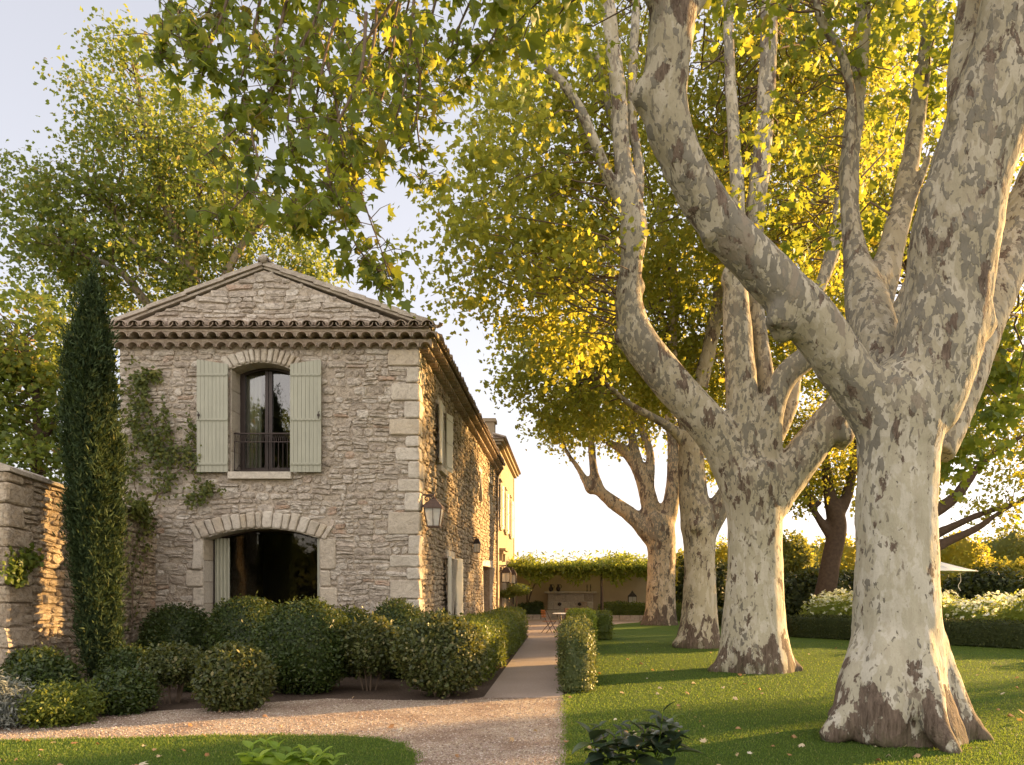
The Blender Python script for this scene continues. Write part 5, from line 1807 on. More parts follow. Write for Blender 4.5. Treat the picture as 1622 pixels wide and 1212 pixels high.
bush('large pale-leaved bush standing at the start of the concrete path', 700, 972, 71, 12.15, M['leaf_olive'], .068, 11000, 2.2, .13, OV2, .12, 6, .9, jit=.06)
bush('glossy rounded bush at the gravel edge with pale lower leaves', 371, 1020, 57, 10.85, M['leaf_olive'], .066, 9500, 2.5, .06, OV2, .03, 4)
bush('small bush on bare spreading stems with yellowish top', 272, 1025, 44, 11.5, M['leaf_olive'], .058, 6500, 2.1, .12, OV2, .34, 7, jit=.05)
bush('low mid green mound right of the cypress foot', 196, 1063, 50, 10.6, M['leaf_box'], .058, 6500, 2.2, .12)
bush('sprawling low green shrub at the gravel edge beside the silver plant', 95, 1090, 60, 9.75, M['leaf_hedge'], .05, 7500, 2.0, .22, jit=.06)
bush('dark feathery shrub behind the sprawling low one', 65, 1042, 52, 11.0, M['leaf_box'], .07, 6000, 2.0, .2, jit=.07)
bush('dark shrub against the foot of the garden wall', 55, 1024, 52, 11.8, M['leaf_box'], .06, 5000, 2.2, .15, dep=.7)
bush('dark little bush between the cypress trunk and the bare stemmed bush', 200, 1022, 38, 12.3, M['leaf_box'], .058, 5000, 2.2, .12)
bush('round dark bush filling the bed behind the bare stemmed bush', 318, 1040, 34, 12.9, M['leaf_box'], .058, 4500, 2.2, .12)
bush('silver grey feathery plant at the left end of the bed', 8, 1078, 38, 9.5, M['leaf_silver'], .07, 5200, 1.8, .3, BLADE * np.array((2.2, 1)), name='silver_plant', group=None, jit=.09, core=.7)

def hedge(label, pts, width, height, mat, size, n, bumps=.03, seed=1, group=None, rag=.03):
    """clipped hedge along ground points"""
    rg = np.random.default_rng(seed)
    p, q = np.array(pts[0] + (0,), float), np.array(pts[1] + (0,), float)
    L = np.linalg.norm(q - p)
    a = (q - p) / L
    s = np.array((-a[1], a[0], 0))
    nx, ny = max(4, int(L / .3)), 5
    vs, fs = [], []
    prof = [(-1, 0), (-1.02, .45), (-1, .86), (-.86, 1), (0, 1.02), (.86, 1), (1, .86), (1.02, .45), (1, 0)]
    m = len(prof)
    for i in range(nx + 1):
        t = i / nx
        e = min(1, .86 + min(i, nx - i) * .14)
        for (u, z) in prof:
            o = p + a * L * t + s * u * width / 2 * e + np.array((0, 0, z * height * (1 if e == 1 else .95)))
            nz = mnoise.noise(Vector((o * 1.4 + seed).tolist())) * bumps * 2 + mnoise.noise(Vector((o * 4 + seed).tolist())) * bumps
            vs.append(o + s * u * nz + np.array((0, 0, nz * z)))
    for i in range(nx):
        for k in range(m - 1):
            A, B, C, D = i * m + k, i * m + k + 1, (i + 1) * m + k + 1, (i + 1) * m + k
            fs += [(A, B, C), (A, C, D)]
    for i in (0, nx):
        c = i * m
        for k in range(1, m - 1):
            fs.append((c, c + k + 1, c + k) if i == 0 else (c, c + k, c + k + 1))
    V, Ft = np.array(vs), np.array(fs)
    # orient outwards
    c0 = V.mean(0)
    A, B, C = V[Ft[:, 0]], V[Ft[:, 1]], V[Ft[:, 2]]
    nr = np.cross(B - A, C - A)
    ctr = (A + B + C) / 3
    axis = p + a * np.clip((ctr - p) @ a, .1, L - .1)[:, None] + np.array((0, 0, height * .45))
    flip = ((ctr - axis) * nr).sum(1) < 0
    Ft[flip] = Ft[flip][:, [0, 2, 1]]
    P, N = surf_sample(V, Ft, n, rg)
    P = P + N * (rg.normal(size=n) * rag)[:, None]
    lv = leaf_arrays(P, N * .6 + rg.normal(size=(n, 3)) * .55 + np.array((0, 0, .35)), rg.normal(size=(n, 3)) * .6 + N * .5 + np.array((0, 0, .5)), size * (.6 + .7 * rg.random(n)), OVAL, rg)
    ax = p + a * np.clip((V - p) @ a, .1, L - .1)[:, None] + np.array((0, 0, height * .45))
    core = ax + (V - ax) * .88
    t = thing('hedge', label, 'hedge', tuple((p + q) / 2), group)
    VV, FF = join([(core, Ft), lv])
    np_obj('foliage', VV, [FF], mat, t)
    return t
hedge('long leafy hedge along the house side of the concrete path', ((-1.98, 13.4), (-1.88, 25.8)), .95, .98, M['leaf_hedge'], .062, 24000, .05, 2, rag=.04)
hedge('clipped hedge block at the near right edge of the concrete path', ((.17, 12.45), (.19, 17.2)), .46, .98, M['leaf_near_hedge'], .05, 24000, .05, 3, rag=.045)
hedge('short dark hedge block on the lawn right of the patio table', ((1.12, 24.9), (1.12, 27.0)), .66, .88, M['leaf_hedge'], .06, 5000, .04, 4)
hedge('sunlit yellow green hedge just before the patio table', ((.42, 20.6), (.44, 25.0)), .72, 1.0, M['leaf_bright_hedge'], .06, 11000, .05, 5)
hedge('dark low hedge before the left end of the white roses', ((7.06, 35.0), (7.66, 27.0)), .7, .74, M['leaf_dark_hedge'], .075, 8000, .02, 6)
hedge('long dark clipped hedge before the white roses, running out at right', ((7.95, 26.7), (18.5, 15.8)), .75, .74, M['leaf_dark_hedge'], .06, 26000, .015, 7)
hedge('low hedge of the patio bed under the floor lantern', ((1.7, 40.2), (4.2, 40.2)), .7, .85, M['leaf_hedge'], .09, 4500, .08, 8)
hedge('low patio hedge left of the stone fountain', ((-2.7, 41.2), (-1.4, 41.6)), .8, .85, M['leaf_box'], .09, 3500, .12, 9)
hedge('small hedge right of the farthest plane trunk', ((5.2, 39.6), (6.6, 39.6)), .7, .8, M['leaf_hedge'], .09, 3000, .06, 10)

# ---- stone edging of the patio beds
rnd = random.Random(4)
for (xa, xb, y, lb) in ((-2.9, -1.2, 40.6, 'low dry stone edging holding the patio bed left of the fountain'), (1.2, 4.6, 39.65, 'low dry stone edging holding the patio bed under the floor lantern')):
    eg = MB()
    x = xa
    while x < xb:
        w = rnd.uniform(.35, .7)
        for r in range(3):
            eg.box(x + rnd.uniform(0, .02), x + w - .012, y + rnd.uniform(0, .02), y + .25, r * .09 + .003, r * .09 + .086)
        x += w
    tag(eg.build('stone_edging', M['coping'], None, ((xa + xb) / 2, y, 0)), lb, 'edging', 'stone edgings of the patio beds')

# ================================================================== CYPRESS
rg = np.random.default_rng(31)
cd, cpx = 12.55, 149
cx0 = (cpx - CX) / F * cd
cyp = thing('cypress', 'tall narrow dark green cypress column before the garden wall', 'tree', (cx0, cd, 0))
prof = np.array([(.25, .06), (.45, .14), (.8, .24), (1.2, .26), (2.0, .30), (3.1, .345), (4.0, .37), (4.8, .36), (5.4, .30), (5.9, .21), (6.3, .14), (6.6, .09), (6.8, .05), (6.95, .01)])
nz_, na = 90, 40
zz = np.linspace(.25, 6.92, nz_)
rr = np.interp(zz, prof[:, 0], prof[:, 1]) * .84
cxs = cx0 + .03 * np.sin(zz * .9) - .02 * (zz - 4) * .6
V = []
for z, r, xo in zip(zz, rr, cxs):
    for k in range(na):
        a = 2 * math.pi * k / na
        q = mnoise.noise(Vector((math.cos(a) * 2.2, math.sin(a) * 2.2, z * .38))) * .42 + mnoise.noise(Vector((math.cos(a) * 5, math.sin(a) * 5, z * .9 + 9))) * .42
        V.append((xo + r * (1 + q) * math.cos(a), cd + r * (1 + q) * math.sin(a), z))
V = np.array(V)
i = np.arange(nz_ - 1)[:, None] * na
k = np.arange(na)[None]
k2 = (k + 1) % na
q = np.stack([i + k, i + k2, i + na + k2, i + na + k], -1).reshape(-1, 4)
Ft = np.vstack([q[:, [0, 1, 2]], q[:, [0, 2, 3]]])
n = 46000
P, N = surf_sample(V, Ft, n, rg)
pc_, pn_ = surf_sample(V, Ft, 230, rg)
pk = 150
q_ = rg.random((230, pk))
wid = np.sin(np.pi * np.clip(q_, .02, 1)) * .055 + .008
plume = pc_[:, None] + pn_[:, None] * (.02 + .10 * q_[..., None] * rg.random((230, 1, 1))) + np.array((0, 0, 1.0)) * ((q_ - .35) * (.35 + .5 * rg.random((230, 1))))[..., None] + rg.normal(size=(230, pk, 3)) * wid[..., None]
P = np.vstack([P, plume.reshape(-1, 3)])
N = np.vstack([N, np.repeat(pn_, pk, 0)])
n = len(P)
tuft = 0.5 + 0.5 * np.sin(P[:, 2] * 9 + 6 * np.arctan2(P[:, 1] - cd, P[:, 0] - cx0))
P = P + N * (rg.normal(size=n) * .03 + .03 * tuft - .02 + np.where(rg.random(n) < .06, .10 * rg.random(n), 0))[:, None]
Nn = N * .5 + rg.normal(size=(n, 3)) * .6
T = N * (.45 + .3 * tuft)[:, None] + rg.normal(size=(n, 3)) * .34 + np.array((0, 0, 1.0))
lv = leaf_arrays(P, Nn, T, .05 + .085 * rg.random(n) ** 1.5, BLADE * np.array((2.0, 1)), rg, .3)
ax = np.stack([np.interp(V[:, 2], zz, cxs), np.full(len(V), cd), V[:, 2]], 1)
VV, FF = join([(ax + (V - ax) * .82, Ft), lv])
np_obj('foliage', VV, [FF], M['leaf_cypress'], cyp)
m = MB()
m.tube([(cx0 + .05, cd, -.05), (cx0 + .04, cd, .5), (cx0 + .02, cd, 1.4)], [.085, .07, .05], 10)
m.build('trunk', M['twig'], cyp)

# ================================================================== CLIMBERS
def climber(name, label, stems, blobs, plane, n_leaf, size, seed, mat):
    """stems: pixel polylines on a wall; blobs (px,py,rx,ry,weight) of leaves"""
    rg = np.random.default_rng(seed)
    base = plane(*stems[0][0], 0.0)
    t = thing(name, label, 'climber', tuple(base))
    m = MB()
    SP_ = []
    for s in stems:
        c = catmull([plane(x, y, .05) for x, y in s], 6)
        c = c + rg.normal(size=c.shape) * .012
        m.tube(c, np.linspace(.016, .005, len(c)), 5)
        SP_.append(c)
    m.build('stem', M['twig'], t)
    SP_ = np.vstack(SP_)
    w = np.array([b[4] for b in blobs], float)
    w /= w.sum()
    Ps = []
    for b, ww in zip(blobs, w):
        k = int(n_leaf * ww)
        for _ in range(max(1, k // 7)):                # leaves sit in small tufts
            x, y = b[0] + rg.normal() * b[2] * .5, b[1] + rg.normal() * b[3] * .5
            for _ in range(7):
                Ps.append(plane(x + rg.normal() * 5, y + rg.normal() * 5, .05 + abs(rg.normal()) * .06))
    idx = rg.integers(0, len(SP_), int(n_leaf * .35))
    P2 = SP_[idx] + rg.normal(size=(len(idx), 3)) * .06
    P = np.vstack([np.array(Ps), P2])
    out = unit(np.array(plane(*stems[0][0], 1.0)) - np.array(plane(*stems[0][0], 0.0)))
    k = len(P)
    lf = leaf_arrays(P, out * .9 + rg.normal(size=(k, 3)) * .5 + np.array((0, 0, .3)), rg.normal(size=(k, 3)) * .6 + np.array((0, 0, -.6)), size * (.6 + .7 * rg.random(k)), PLANE6, rg, .3)
    np_obj('foliage', lf[0], [lf[1]], mat, t)
    return t
fplane = lambda x, y, w: np.array(((x - CX) / F * (Y0 - w - .05), Y0 - w - .05, EYE + (CY - y) / F * (Y0 - w - .05)))
climber('wall_climber', 'green climber spreading up the house front left of the upper shutters', [
    [(214, 980), (216, 900), (222, 830), (214, 760), (210, 680), (205, 600)],
    [(222, 830), (246, 790), (268, 735), (250, 690), (232, 640), (226, 600)],
    [(240, 800), (270, 760), (296, 735), (310, 760), (330, 780)],
    [(250, 740), (275, 700), (262, 670), (258, 632)],
    [(268, 735), (296, 715), (306, 690), (300, 650)],
    [(216, 850), (200, 800), (198, 740)], [(212, 640), (228, 600), (250, 592)], [(286, 745), (312, 740), (316, 720)]], [
    (212, 640, 24, 46, 3), (232, 690, 28, 34, 3), (250, 720, 26, 26, 2), (222, 600, 22, 16, 1.2), (246, 594, 12, 6, .5), (205, 740, 18, 30, 1.2), (290, 720, 14, 18, .7), (326, 776, 18, 18, 1.3), (304, 792, 14, 8, .7), (262, 760, 22, 16, .9), (208, 800, 16, 20, .8), (260, 668, 8, 22, .5), (303, 690, 6, 30, .5), (218, 820, 14, 14, .7)], fplane, 1750, .07, 41, M['leaf_ivy'])
gplane = lambda x, y, w: (lambda d: np.array(((x - CX) / F * d + w, d, EYE + (CY - y) / F * d)))(8.62 * F / (CX - x))
climber('bare_climber', 'thin bare climber stems on the garden wall near the house corner', [
    [(206, 990), (206, 930), (212, 880), (222, 845), (226, 815)], [(207, 940), (200, 900), (206, 860), (201, 840)], [(210, 900), (226, 880), (234, 860)], [(204, 985), (219, 940), (224, 900)]], [
    (216, 806, 12, 14, 2), (226, 830, 7, 10, .6)], gplane, 420, .075, 42, M['leaf_ivy'])
climber('wall_sprig', 'wispy green sprig leaning on the garden wall end, left edge', [[(18, 925), (26, 905), (38, 885), (50, 868)], [(20, 920), (14, 890), (20, 870)], [(26, 905), (46, 894)]], [(14, 905, 12, 16, 1.4), (36, 886, 10, 10, 1)], gplane, 260, .09, 43, M['leaf_hedge'])

# ================================================================== BROAD LEAVED PLANTS IN FRONT
def broad_plant(name, label, heads, d, mats, leaf, seed, base_spread=.16):
    rg = np.random.default_rng(seed)
    x0 = (np.mean([h[0] for h in heads]) - CX) / F * d
    t = thing(name, label, 'plant', (x0, d, 0))
    m = MB()
    Pn, Nn, Tn, Sn = [], [], [], []
    for (px, py, dd, k, sc) in heads:
        h = PT(px, py, d + dd)
        g = np.array((x0 + (h[0] - x0) * .45 + rg.normal() * .03, d + dd * .5, 0))
        c = catmull([g, (g + h) / 2 + np.array(((h[0] - x0) * .12, 0, .02)), h], 5)
        m.tube(c, np.linspace(.008, .005, len(c)), 6)
        for j in range(k):
            a = j * 2.4 + rg.random() * .6
            tt = 1 - .55 * (j / k) ** .9
            i = int(tt * (len(c) - 1))
            up = .9 - 1.1 * (j / k)
            dirv = np.array((math.cos(a), math.sin(a), up))
            Pn.append(c[i])
            Tn.append(dirv)
            Nn.append(np.array((-math.cos(a) * up, -math.sin(a) * up, 1.0)) + rg.normal(size=3) * .18)
            Sn.append(leaf * sc * (.6 + .45 * min(1, j / 3)) * (.85 + .3 * rg.random()))
    m.build('stem', M['leaf_lime'], t)
    # broad blades folded along the midrib: two rows of faces
    N, T, S = unit(np.array(Nn)), np.array(Tn), np.array(Sn)
    T = unit(T - N * (T * N).sum(1)[:, None])
    B = np.cross(N, T)
    ys = np.linspace(0, 1, 8)
    wd = .30 * np.sin(np.pi * ys ** .85) ** .8
    wd[0], wd[-1] = .015, .004
    V, Fs = [], []
    bend = .15 + .35 * rg.random(len(S))
    for i in range(len(S)):
        rows = []
        for y, w in zip(ys, wd):
            mid = np.array(Pn[i]) + S[i] * (T[i] * y - N[i] * bend[i] * y ** 2 * .8)
            for sgn in (-1, -.5, 0, .5, 1):
                ripple = .02 * math.sin(y * 22 + sgn * 3) * abs(sgn)
                rows.append(mid + S[i] * (B[i] * w * sgn + N[i] * (abs(sgn) * w * .35 + ripple)))
        o = len(V)
        V += rows
        for a in range(7):
            for b in range(4):
                Fs.append((o + a * 5 + b, o + a * 5 + b + 1, o + (a + 1) * 5 + b + 1, o + (a + 1) * 5 + b))
    np_obj('foliage', np.array(V), [np.array(Fs)], mats, t, smooth=True)
    return t
broad_plant('broad_leaved_plant', 'dark broad leaved plant growing at the front of the right lawn', [
    (935, 1160, 0, 8, 1), (950, 1150, .1, 7, .8), (975, 1165, -.1, 8, .9), (985, 1148, .15, 6, .7), (1000, 1150, 0, 7, .8), (1022, 1155, -.05, 8, 1), (1050, 1128, 0, 9, 1.15), (1064, 1140, .12, 7, 1), (1070, 1172, -.12, 8, 1), (960, 1185, -.15, 7, 1), (1010, 1188, -.2, 7, 1), (1045, 1180, -.1, 7, 1), (1030, 1140, .2, 6, .8)], 7.0, M['leaf_big'], .235, 51)
broad_plant('lime_plant', 'lime green broad leaved plant at the front of the left lawn island', [
    (398, 1182, 0, 8, .9), (420, 1176, .1, 7, .9), (440, 1184, 0, 8, 1), (462, 1188, -.05, 7, 1), (485, 1190, 0, 8, 1), (510, 1194, .05, 8, 1), (530, 1200, 0, 7, .9), (410, 1200, -.2, 7, 1), (450, 1204, -.2, 8, 1.1), (495, 1206, -.2, 7, 1), (385, 1204, -.1, 7, .9)], 6.75, M['leaf_lime'], .19, 52)

# ================================================================== BACKGROUND PLANTING
rg = np.random.default_rng(61)
def rose(seed):
    rg = np.random.default_rng(seed)
    t = thing('rose_bush', 'white flowering rose bush in the bed behind the dark hedge', 'rose bush', (0, 0, 0), 'white roses behind the dark hedge')
    V, Ft = blob_mesh((0, 0, .62), (.85, .85, .62), rg, 2.2, .25, 22, 14, base=.02)
    V, Ft = leafy(V, Ft, 1500, .10, OVAL, rg, .4, .09, .8)
    np_obj('foliage', V, [Ft], M['leaf_vine'], t)
    P = np.stack([rg.normal(size=70) * .42, rg.normal(size=70) * .42, 1.16 + .34 * rg.random(70)], 1)
    P[:, 2] -= .35 * (P[:, 0] ** 2 + P[:, 1] ** 2)
    ar = []
    for j in range(5):
        N = rg.normal(size=(70, 3)) * .4 + np.array((0, -.3, 1))
        a = j * 1.257
        T = np.tile(np.array((math.cos(a), math.sin(a), .35)), (70, 1)) + rg.normal(size=(70, 3)) * .2
        ar.append(leaf_arrays(P, N, T, .065 + .05 * rg.random(70), OVAL * np.array((2.0, 1)), rg, .3))
    V, Ft = join(ar)
    o = np_obj('blossom', V, [Ft], M['petal'], t)
    o['kind'] = 'stuff'
    return t
protos = [rose(62), rose(63)]
k = 0
for row in range(3):
    for j in range(9):
        u = j / 8.0
        x = 8.9 + 9.5 * u + .75 * row + rg.normal() * .15 + .5
        y = 27.2 - 9.6 * u + .8 * row + rg.normal() * .15 + .3
        p = protos[k % 2]
        if k < 2:
            o = p
            o.location = (x, y, 0)
        else:
            o = copy_thing(p, (x, y, 0), rg.random() * 6, .85 + .3 * rg.random())
        o.rotation_euler[2] = rg.random() * 6
        k += 1

BK = 'shrubs along the back of the lawn'
for lab, px, top, hw, d, mt, n in (
    ('dark dense shrub seen between the third and fourth plane trunks', 1112, 878, 46, 41, 'leaf_dark_hedge', 3500),
    ('glowing yellow shrub behind the second plane trunk', 1146, 850, 30, 46, 'leaf_yellow', 2500),
    ('pale yellow shrub in the gap right of the farthest plane trunk', 1080, 872, 30, 52, 'leaf_yellow', 2500),
    ('tall dark shrub just right of the second plane trunk', 1252, 838, 38, 39, 'leaf_wood', 3500),
    ('dark green low shrub at the foot of the dark trunk', 1285, 902, 62, 34, 'leaf_dark_hedge', 3500),
    ('small dark shrub against the nearest plane trunk, behind the roses', 1338, 902, 28, 35, 'leaf_dark_hedge', 2200),
    ('yellow sunlit shrub behind the dark trunk', 1335, 845, 46, 47, 'leaf_yellow', 3000),
    ('wide dark shrub under the parasol edge', 1556, 903, 58, 33, 'leaf_dark_hedge', 4500),
    ('bright yellow shrub at the right frame edge', 1612, 880, 46, 36, 'leaf_yellow', 3500),
    ('tall yellow shrub rising above the parasol', 1515, 836, 55, 47, 'leaf_yellow', 3500),
    ('pale shrub rising behind the bright yellow one', 1600, 828, 60, 52, 'leaf_wood', 3500),
    ('dark shrub left of the tall dark one, half behind a trunk', 1220, 880, 40, 44, 'leaf_wood', 2500)):
    bush(lab, px, top, hw, d, M[mt], .17, n, 2.1, .28, PLANE6, group=BK, jit=.16, core=.86)
# far wood closing the view
parts = []
for k in range(46):
    a = k / 45
    x, y = 13 + 120 * a, 86 - 30 * a + rg.normal() * 6
    h = 3.2 + 3.0 * rg.random() + 4 * a
    V, Ft = blob_mesh((x, y, h * .45), (3.2 + rg.random() * 2, 3, h * .55), rg, 2.0, .3, 18, 10, base=-.1)
    parts.append(leafy(V, Ft, 700, .42, PLANE6, rg, .4, .35, .9))
for k in range(26):  # unseen row added behind the camera to darken the bay glass reflection
    x, y = -52 + 2.9 * k, -19 - 4 * rg.random() - .004 * (k - 13) ** 2
    h = 3.2 + 1.6 * rg.random()
    V, Ft = blob_mesh((x, y, h * .45), (2.4 + rg.random() * 1.2, 2, h * .55), rg, 2.0, .3, 18, 10, base=-.1)
    parts.append(leafy(V, Ft, 500, .42, PLANE6, rg, .4, .35, .9))
V, Ft = join(parts)
o = np_obj('far_wood', V, [Ft], M['leaf_wood'])
o['kind'] = 'stuff'
# standard cloud-pruned tree by the plaster house
tp = thing('cloud_pruned_tree', 'small cloud pruned tree with two flat green pads by the patio', 'tree', (-2.35, 35.8, 0))
m = MB()
m.tube(catmull([(-2.35, 35.8, 0), (-2.38, 35.8, .8), (-2.3, 35.8, 1.5)], 4), .04, 7)
m.tube(catmull([(-2.38, 35.8, .7), (-2.7, 35.75, 1.1), (-2.85, 35.7, 1.35)], 4), .03, 7)
m.build('trunk', M['twig'], tp)
for (c, r) in (((-2.28, 35.8, 1.62), (.55, .5, .24)), ((-2.82, 35.7, 1.42), (.32, .3, .15))):
    V, Ft = blob_mesh(c, r, rg, 2, .12, 24, 12)
    V, Ft = leafy(V, Ft, 1500, .07, OVAL, rg)
    np_obj('foliage_pad', V, [Ft], M['leaf_hedge'], tp)

# ================================================================== LANTERNS
def lantern(name, label, top, w, h, hang=None, group=None, mat=M['rust'], tiers=3, taper=.66, bar=.05):
    """four-sided lantern whose roof peak is at top; hang: wall point the bracket starts from"""
    top = np.array(top, float)
    base = np.array(hang if hang is not None else top - np.array((0, 0, h)), float)
    t = thing(name, label, 'lantern', tuple(base), group)
    z0 = top[2]
    rh = h * .30
    bh = h * .60
    x, y = top[0], top[1]
    r = MB()
    zz = z0 - rh
    for k in range(tiers):                              # stepped hood
        a = w / 2 * (1.06 - .30 * k)
        b = w / 2 * (.86 - .30 * k)
        q0, q1 = zz + rh * k / tiers, zz + rh * (k + 1) / tiers
        vs = [(x + s * a, y + u * a, q0) for s, u in ((-1, -1), (1, -1), (1, 1), (-1, 1))] + [(x + s * b, y + u * b, q1 - .004) for s, u in ((-1, -1), (1, -1), (1, 1), (-1, 1))]
        r.add(vs, [(3, 2, 1, 0), (4, 5, 6, 7), (0, 1, 5, 4), (1, 2, 6, 5), (2, 3, 7, 6), (3, 0, 4, 7)])
    r.lathe((x, y, z0 - .006), [(w * .12, 0), (w * .14, h * .03), (w * .05, h * .06), (w * .05, h * .09), (w * .02, h * .12)], 10)
    r.build('hood', mat, t)
    fr = MB()
    a, b = w / 2 * .97, w / 2 * taper
    zt, zb = zz - .002, zz - bh
    for s, u in ((-1, -1), (1, -1), (1, 1), (-1, 1)):
        fr.beam((x + s * a, y + u * a, zt), (x + s * b, y + u * b, zb), w * bar, w * bar)
    for (e, z) in ((b, zb), (a, zt - .012)):
        for s in (-1, 1):
            fr.beam((x - e, y + s * e, z), (x + e, y + s * e, z), w * .055, w * .05)
            fr.beam((x + s * e, y - e, z), (x + s * e, y + e, z), w * .055, w * .05)
    fr.beam((x, y - a, zt), (x, y - b, zb), w * .03, w * .03)
    fr.box(x - b, x + b, y - b, y + b, zb - .02, zb)
    fr.tube([(x, y, zb), (x, y, zb + bh * .4)], w * .07, 8)
    f_ = fr.build('frame', mat, t)
    g = MB()
    a2, b2 = a * .96, b * .96
    vs = [(x + s * b2, y + u * b2, zb + .01) for s, u in ((-1, -1), (1, -1), (1, 1), (-1, 1))] + [(x + s * a2, y + u * a2, zt - .01) for s, u in ((-1, -1), (1, -1), (1, 1), (-1, 1))]
    g.add(vs, [(0, 1, 5, 4), (1, 2, 6, 5), (2, 3, 7, 6), (3, 0, 4, 7)])
    g.build('glass', M['lampglass'], f_)
    if hang is not None:
        hx, hy, hz = hang
        br = MB()
        br.box(hx, hx + .02, hy - .035, hy + .035, hz - .42 * h, hz + .08 * h)
        br.tube([(hx, hy, hz), (x, hy, hz)], w * .05, 7)
        br.tube([(x, hy, hz + .02), (x, y, z0 + h * .05)], w * .03, 7)
        L = x - hx
        sc = []
        for k in range(22):                             # scroll under the arm
            u = k / 21
            a_ = -1.6 + u * 7.2
            rr = L * .30 * (1 - .72 * u)
            sc.append((hx + L * .42 + rr * math.cos(a_) * .95, hy, hz - L * .32 + rr * math.sin(a_)))
        br.tube([(hx + .01, hy, hz - .38 * h)] + sc, w * .042, 6)
        br.tube([(x, hy, hz), (hx + L * .72, hy, hz - L * .12), (hx + L * .55, hy, hz - L * .08)], w * .04, 6)
        br.build('bracket', mat, t)
    return t
lantern('wall_lantern', 'large brown iron lantern hanging from a scrolled bracket at house corner', (-2.84, 16.20, 3.64), .38, .66, (XR + .045, 16.20, 3.72))
lantern('wall_lantern', 'small dark lantern fixed on the stone side wall above the door', (-2.93, 24.7, 3.32), .21, .48, (XR + .05, 24.7, 3.38), None, M['iron'], 2, .8)
lantern('wall_lantern', 'nearer of two black box lanterns beside the plaster house door', (-2.72, 33.95, 2.62), .40, .72, (PX + .01, 33.95, 2.72), 'black lanterns by the plaster house door', M['iron'], 2, .94, .10)
lantern('wall_lantern', 'farther of two black box lanterns beside the plaster house door', (-2.62, 36.4, 2.58), .38, .72, (PX + .01, 36.4, 2.68), 'black lanterns by the plaster house door', M['iron'], 2, .94, .10)
pl = MB()
pl.box(3.35, 4.05, 42.6, 43.2, 0, .58)
pl.box(3.3, 4.1, 42.55, 43.25, .581, .64)
tag(pl.build('plinth', M['coping'], None, (3.7, 42.9, 0)), 'stone plinth under the dark floor lantern, behind the low hedge', 'plinth')
lantern('floor_lantern', 'dark floor lantern standing on a plinth before the patio wall', (3.7, 42.9, 1.47), .46, .80, None, None, M['iron'], 3, .97)

# little things on the fountain ledge
for x, lab in ((-.92, 'dark jug with handle at the left on the fountain ledge'), (-.50, 'dark jug right of the first one on the fountain ledge')):
    j = MB()
    j.lathe((x, 43.5, 1.501), [(.07, 0), (.12, .08), (.13, .18), (.07, .28), (.05, .34), (.08, .40)], 14)
    j.tube(catmull([(x + .10, 43.5, 1.66), (x + .2, 43.5, 1.76), (x + .14, 43.5, 1.88), (x + .06, 43.5, 1.87)], 4), .014, 6)
    tag(j.build('jug', M['iron'], None, (x, 43.5, 1.501), True), lab, 'jug', 'jugs on the fountain ledge')
for x, lab in ((1.16, 'left of two candlesticks on the fountain ledge'), (1.36, 'right of two candlesticks on the fountain ledge')):
    j = MB()
    j.lathe((x, 43.5, 1.501), [(.07, 0), (.07, .02), (.02, .05), (.02, .22), (.045, .25), (.03, .27), (.025, .40)], 10)
    tag(j.build('candlestick', M['iron'], None, (x, 43.5, 1.501), True), lab, 'candlestick', 'candlesticks on the fountain ledge')

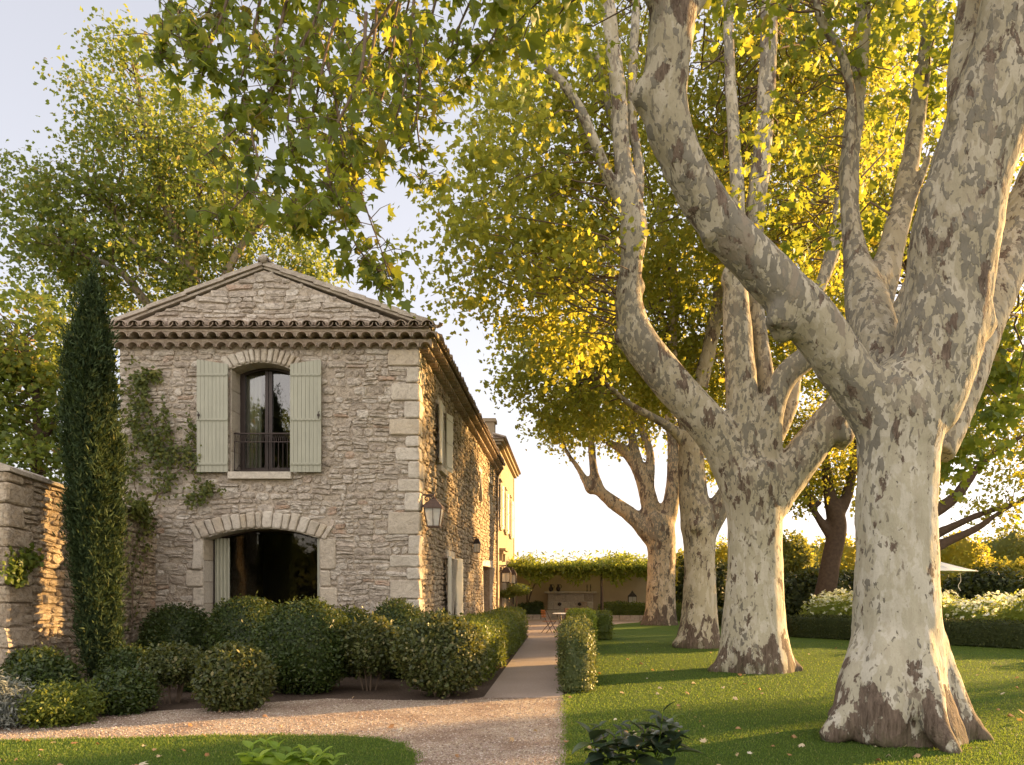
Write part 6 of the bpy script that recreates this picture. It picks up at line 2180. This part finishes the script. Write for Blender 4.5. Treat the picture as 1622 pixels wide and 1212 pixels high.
# ================================================================== PATIO FURNITURE
tb = thing('patio_table', 'round bistro table with pale top and iron legs on the patio', 'table', (-.15, 29.6, 0))
m = MB()
m.lathe((-.15, 29.6, .70), [(.40, 0), (.42, .008), (.42, .024), (.40, .03)], 28)
m.build('table_top', M['canvas'], tb)
for a in (0.4, 1.97, 3.54, 5.11):
    m = MB()
    c, s_ = math.cos(a), math.sin(a)
    m.tube(catmull([(-.15 + .30 * c, 29.6 + .30 * s_, 0.0), (-.15 + .16 * c, 29.6 + .16 * s_, .35), (-.15 + .26 * c, 29.6 + .26 * s_, .697)], 4), .012, 6)
    m.build('leg', M['iron'], tb)
def chair(label, x, y, rz):
    t = thing('patio_chair', label, 'chair', (0, 0, 0), 'folding chairs around the patio table')
    m = MB()
    for k in range(6):
        m.box(-.20, .20, -.20 + k * .068, -.20 + k * .068 + .056, .44, .458)
    m.build('seat', M['wood'], t)
    m = MB()
    for k in range(4):
        m.box(-.19, .19, .215 + .01 * k, .232 + .01 * k, .60 + k * .075, .655 + k * .075)
    m.build('backrest', M['wood'], t)
    for s in (-.21, .21):
        m = MB()
        m.beam((s, -.22, 0), (s, .255, .90), .018, .028, (1, 0, 0))
        m.build('leg', M['rust'], t)
        m = MB()
        m.beam((s * .92, .24, 0), (s * .92, -.19, .445), .018, .028, (1, 0, 0))
        m.build('leg', M['rust'], t)
    t.location = (x, y, 0)
    t.rotation_euler[2] = rz
    return t
chair('orange wooden folding chair turned to the table, nearest the house', -.68, 28.9, math.radians(118))
chair('orange folding chair behind the table, facing the camera', .12, 30.6, math.radians(5))
chair('folding chair at the right of the table, half behind the hedge', .72, 29.9, math.radians(-70))

# ================================================================== PARASOL
pc, pd_ = (1452 - CX) / F * 27, 27.0
ps = thing('parasol', 'white canvas parasol beyond the roses, half behind the nearest trunk', 'parasol', (pc, pd_, 0))
m = MB()
m.tube([(pc, pd_, 0), (pc, pd_, 2.95)], .03, 10)
m.build('post', M['canvas'], ps)
m = MB()
n = 8
R_, zr, za = 1.95, 2.30, 2.92
vs, fs = [], []
rings = 5
for k in range(rings + 1):
    t_ = k / rings
    for j in range(n * 4):
        a = 2 * math.pi * j / (n * 4) + .2
        f = 1 - .045 * (1 - math.cos(j % 4 / 4 * 2 * math.pi)) * t_ * 1.0
        vs.append((pc + max(.02, R_ * t_) * math.cos(a) * f, pd_ + max(.02, R_ * t_) * math.sin(a) * f, za - (za - zr) * (t_ ** .9) - .03 * math.sin(math.pi * t_)))
q_ = n * 4
for k in range(rings):
    for j in range(q_):
        fs.append((k * q_ + j, (k + 1) * q_ + j, (k + 1) * q_ + (j + 1) % q_, k * q_ + (j + 1) % q_))
m.add(vs, fs)
o = m.build('canopy', M['canvas'], ps)
sd = o.modifiers.new('thick', 'SOLIDIFY')
sd.thickness = .008
for k in range(n):
    a = 2 * math.pi * k / n + .2
    r = MB()
    r.beam((pc, pd_, za - .06), (pc + R_ * .98 * math.cos(a), pd_ + R_ * .98 * math.sin(a), zr - .015), .018, .018)
    r.build('rib', M['canvas'], ps)
cd_ = MB()
cd_.tube(catmull([(pc + 1.15, pd_ - .7, 2.42), (pc + 1.2, pd_ - .72, 2.0), (pc + 1.12, pd_ - .7, 1.8), (pc + 1.2, pd_ - .7, 1.62)], 4), .012, 5)
cd_.build('cord', M['canvas'], ps)
